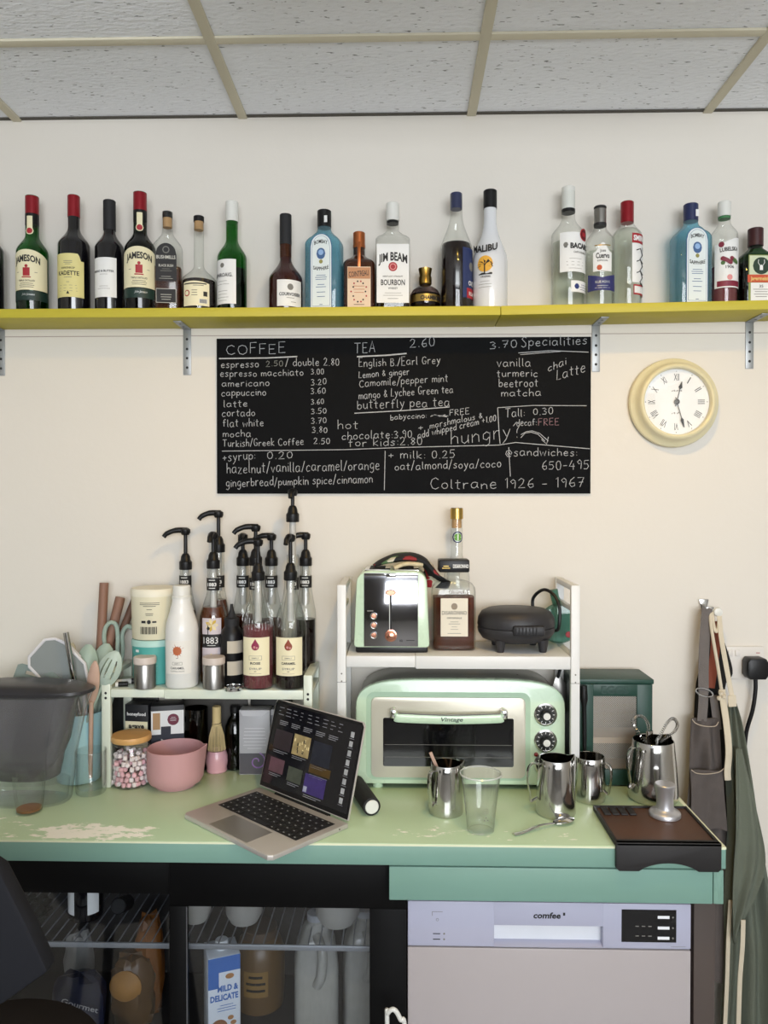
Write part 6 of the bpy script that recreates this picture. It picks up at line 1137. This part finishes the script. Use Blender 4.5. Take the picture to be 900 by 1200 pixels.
t = thing('milk_carton', 'blue and white almond drink carton with screw cap in the cooler', 'carton', (cxx, cyy, lowz), 22); MB().box(-.036, .036, -.036, .036, 0, ch, mat('white_carton', '#d8dde4', .5), .002).build('carton_body', t)
mb = MB(); q = flat(.036); CB = mat('carton_blue', '#3b68b0', .5); mb.patch(q, -.0355, .0355, ch-.035, ch-.001, CB, 1, .0004); mb.patch(q, -.0355, -.012, ch-.07, ch-.034, CB, 1, .0005); mb.disc(q, .012, ch-.046, .01, mat('almond', '#a97748', .6), 10, .0008, .006); mb.text(q, 'MILD &', .008, ch-.078, .0135, CB, width=.046, bold=.04, off=.0008); mb.text(q, 'DELICATE', 0, ch-.098, .0135, CB, width=.062, bold=.04, off=.0008)
mb.lines(q, .005, ch-.11, .045, 3, .006, CB, .0014); mb.disc(q, -.012, ch-.16, .02, mat('almond_bowl', '#8a5a3a', .6), 14, .0008); [mb.disc(q, .014+.006*k, ch-.14-.012*k, .007, mat('almond', '#a97748', .6), 8, .0008, .005) for k in range(2)]; mb.build('printed_front', t)
MB().lathe([(.013, ch-.002), (.0145, ch+.002), (.0145, ch+.018), (.013, ch+.02), (0, ch+.02)], mat('white_cap', '#dadde0', .4), 24).build('cap', t)
t = thing('sauce_jar', 'tall brown jar standing behind the almond drink carton', 'jar', (-0.3474, 1.85, lowz)); MB().lathe([(.05, 0), (.056, .004), (.06, .05), (.06, .13), (.05, .16), (.04, .17)], mat('brown_translucent_plastic', '#5d4526', .4), 30).build('jar_body', t); MB().lathe(capp(.042, .168, .19), mat('brown_lid', '#4b3a2a', .5), 24).build('lid', t)
mb = MB(); mb.patch(rnd(.0604), -.03, .03, .05, .11, mat('ochre_label', '#7d5f2c', .6), 8, .0005); mb.lines(rnd(.0604), 0, .095, .05, 3, .016, BLK, .006, .001); mb.build('label', t)
for px_, w_, nm in ((-0.4753, .034, 'white cup bottom on the upper cooler shelf behind the left door edge'), (-0.3637, .042, 'white cup on the upper cooler shelf above the almond carton'), (-0.1493, .05, 'white tub on the upper cooler shelf above the milk bottles')):
    t = thing('white_cup', nm, 'cup', (px_, 1.745, shz2)); MB().lathe([(w_*.75, 0), (w_, .02), (w_*1.05, .06), (w_*.98, .06), (w_*.93, .022), (0, .008)], mat('white_tub', '#98958f', .5), 28, cap=False).build('tub_wall', t)
t = thing('dark_bottle', 'dark bottle with white label standing on the left cooler shelf', 'bottle', (-0.7354, 1.755, shz2)); MB().lathe([(.036, 0), (.0385, .004), (.0385, .085), (.03, .1), (.016, .106), (.015, .1)], DARKW, 30).build('glass_body', t)
q = rnd(.0388); MB().patch(q, -.045, -.012, .018, .08, PAPER, 6, .0005).build('label', t); MB().patch(q, .018, .045, .018, .08, PAPER, 6, .0005).build('label', t)
t = thing('small_black_jar', 'small black jar lying on the left cooler shelf', 'jar', (-0.6555, 1.77, shz2+.0185)); MB().lathe([(.016, -.03), (.018, -.028), (.018, .028), (.016, .03)], BLK, 24, rotT('X', 70)).build('jar_body', t)
t = thing('cellophane_bag', 'crumpled cellophane bag on the cooler shelf by the chair', 'bag', (-0.8658, 1.74, shz2)); 
def crumple(mb, rx, ry, rz_, mt, seed, n=18, m_=10, k=.25):
    r_ = random.Random(seed); vs = []; fs = []
    for j in range(m_+1):
        for i in range(n):
            a = 2*math.pi*i/n; b = math.pi*j/m_; q = 1+r_.uniform(-k, k)*(0 < j < m_)
            sb = math.sin(b)**.45 if 0 < j < m_ else 0; vs.append((rx*sb*math.cos(a)*q, ry*sb*math.sin(a)*q, max(0, rz_*(1-math.cos(b)*(1 if j in (0, m_) else q)))))
    for j in range(m_):
        for i in range(n): i2 = (i+1) % n; fs.append([j*n+i, j*n+i2, (j+1)*n+i2, (j+1)*n+i])
    return mb.add(vs, fs, mt)
crumple(MB(), .05, .04, .02, glass('cellophane', (.7, .74, .72), .6, .8, .08), 3).build('film', t, ang=10)
stk = [('bread_bag', 'clear bag with a round golden bread roll in the cooler', 'bag', -0.6283, 1.76, (.05, .045, .085), '#5d4326', .2), ('pastry_bag', 'dark blue printed pastry bag lying in the cooler', 'bag', -0.7314, 1.71, (.06, .035, .078), '#20243a', .0), ('bread_bag', 'orange-brown packet at the right edge of the left cooler door', 'bag', -0.5933-.01, 1.8, (.034, .04, .12), '#7a4a1e', .0), ('white_packet', 'white packet among the bags in the left of the cooler', 'bag', -0.7768, 1.81, (.034, .03, .095), '#8f8d8a', 0), ('pastry_bag', 'dark packet in front of the bread roll bag', 'bag', -0.6322, 1.66, (.04, .02, .03), '#23222a', 0)]
for i, (nm, lb, ct, px_, y_, (a, b, c), col_, _) in enumerate(stk):
    t = thing(nm, lb, ct, (px_, y_, lowz), 0, 'bags in the cooler'); crumple(MB(), a, b, c, mat('bag_'+col_[1:], col_, .35, noise=.2), 11+i, k=.1).build('wrapper', t, ang=30)
    mb = MB()
    if i == 0: mb.lathe([(0, -.02), (.032, -.014), (.037, 0), (.02, .016), (0, .018)], mat('golden_roll', '#a8783a', .6, noise=.2), 24, Matrix.Translation((-.004, -.038, .115)) @ TY); mb.build('bread_roll', t)
    if i == 1: mb.text(flat(.037), 'Gourmet', .015, .1, .013, mat('dim_white_print', '#a9a9ad', .6), width=.085, rot=-14, off=.004); mb.build('lettering', t)
    if i == 4: mb.text(flat(.022), '& Finn', 0, .028, .013, mat('dim_white_print', '#a9a9ad', .6), width=.06, rot=-8, off=.003); mb.build('lettering', t)

# ---------------------------------------------------------------- chair in the near left corner
CHG = mat('dark_grey_upholstery', '#1a1b20', .75, spec=.2, noise=.1, scale=30); CHB = mat('dark_brown_cushion', '#1b1614', .85, spec=.2, noise=.2, scale=12)
t = thing('chair', 'dark grey chair back in the bottom left corner, seen at its edge', 'chair', (0, 0, 0))
yb = 1.0; pA = (-0.6029, 1.1549); pB = (-0.5366, 1.1100); pC = (-0.4970, 1.0329); pD = (-0.4710, 0.9739); pE = (-0.5333, 0.9294); pF = (-0.6282, 0.8854)
MB().prism([pA, pB, pC, pD, pE, pF, (pF[0]-.15, pF[1]), (pA[0]-.2, pA[1])], yb, yb+.03, CHG, 'y', None, .006).build('backrest', t)
sxx, syy, szt = -.70, 1.235, .675
MB().lathe([(.10, -.1), (.18, -.085), (.2, -.05), (.195, -.02), (.14, -.004), (.06, 0), (0, .001)], CHB, 40, Matrix.Translation((sxx, syy, szt))).build('seat', t)
MB().tube([(sxx-.05, 1.03, .95), (sxx-.05, 1.04, .75), (sxx-.03, 1.12, szt-.08)], .016, BLK, 10).build('back_support', t)
for dx, dy in ((-.15, -.14), (.15, -.14), (-.15, .14), (.15, .14)): MB().tube([(sxx+dx, syy+dy, 0), (sxx+dx*.6, syy+dy*.6, szt-.08)], .014, BLK, 10).build('leg', t)
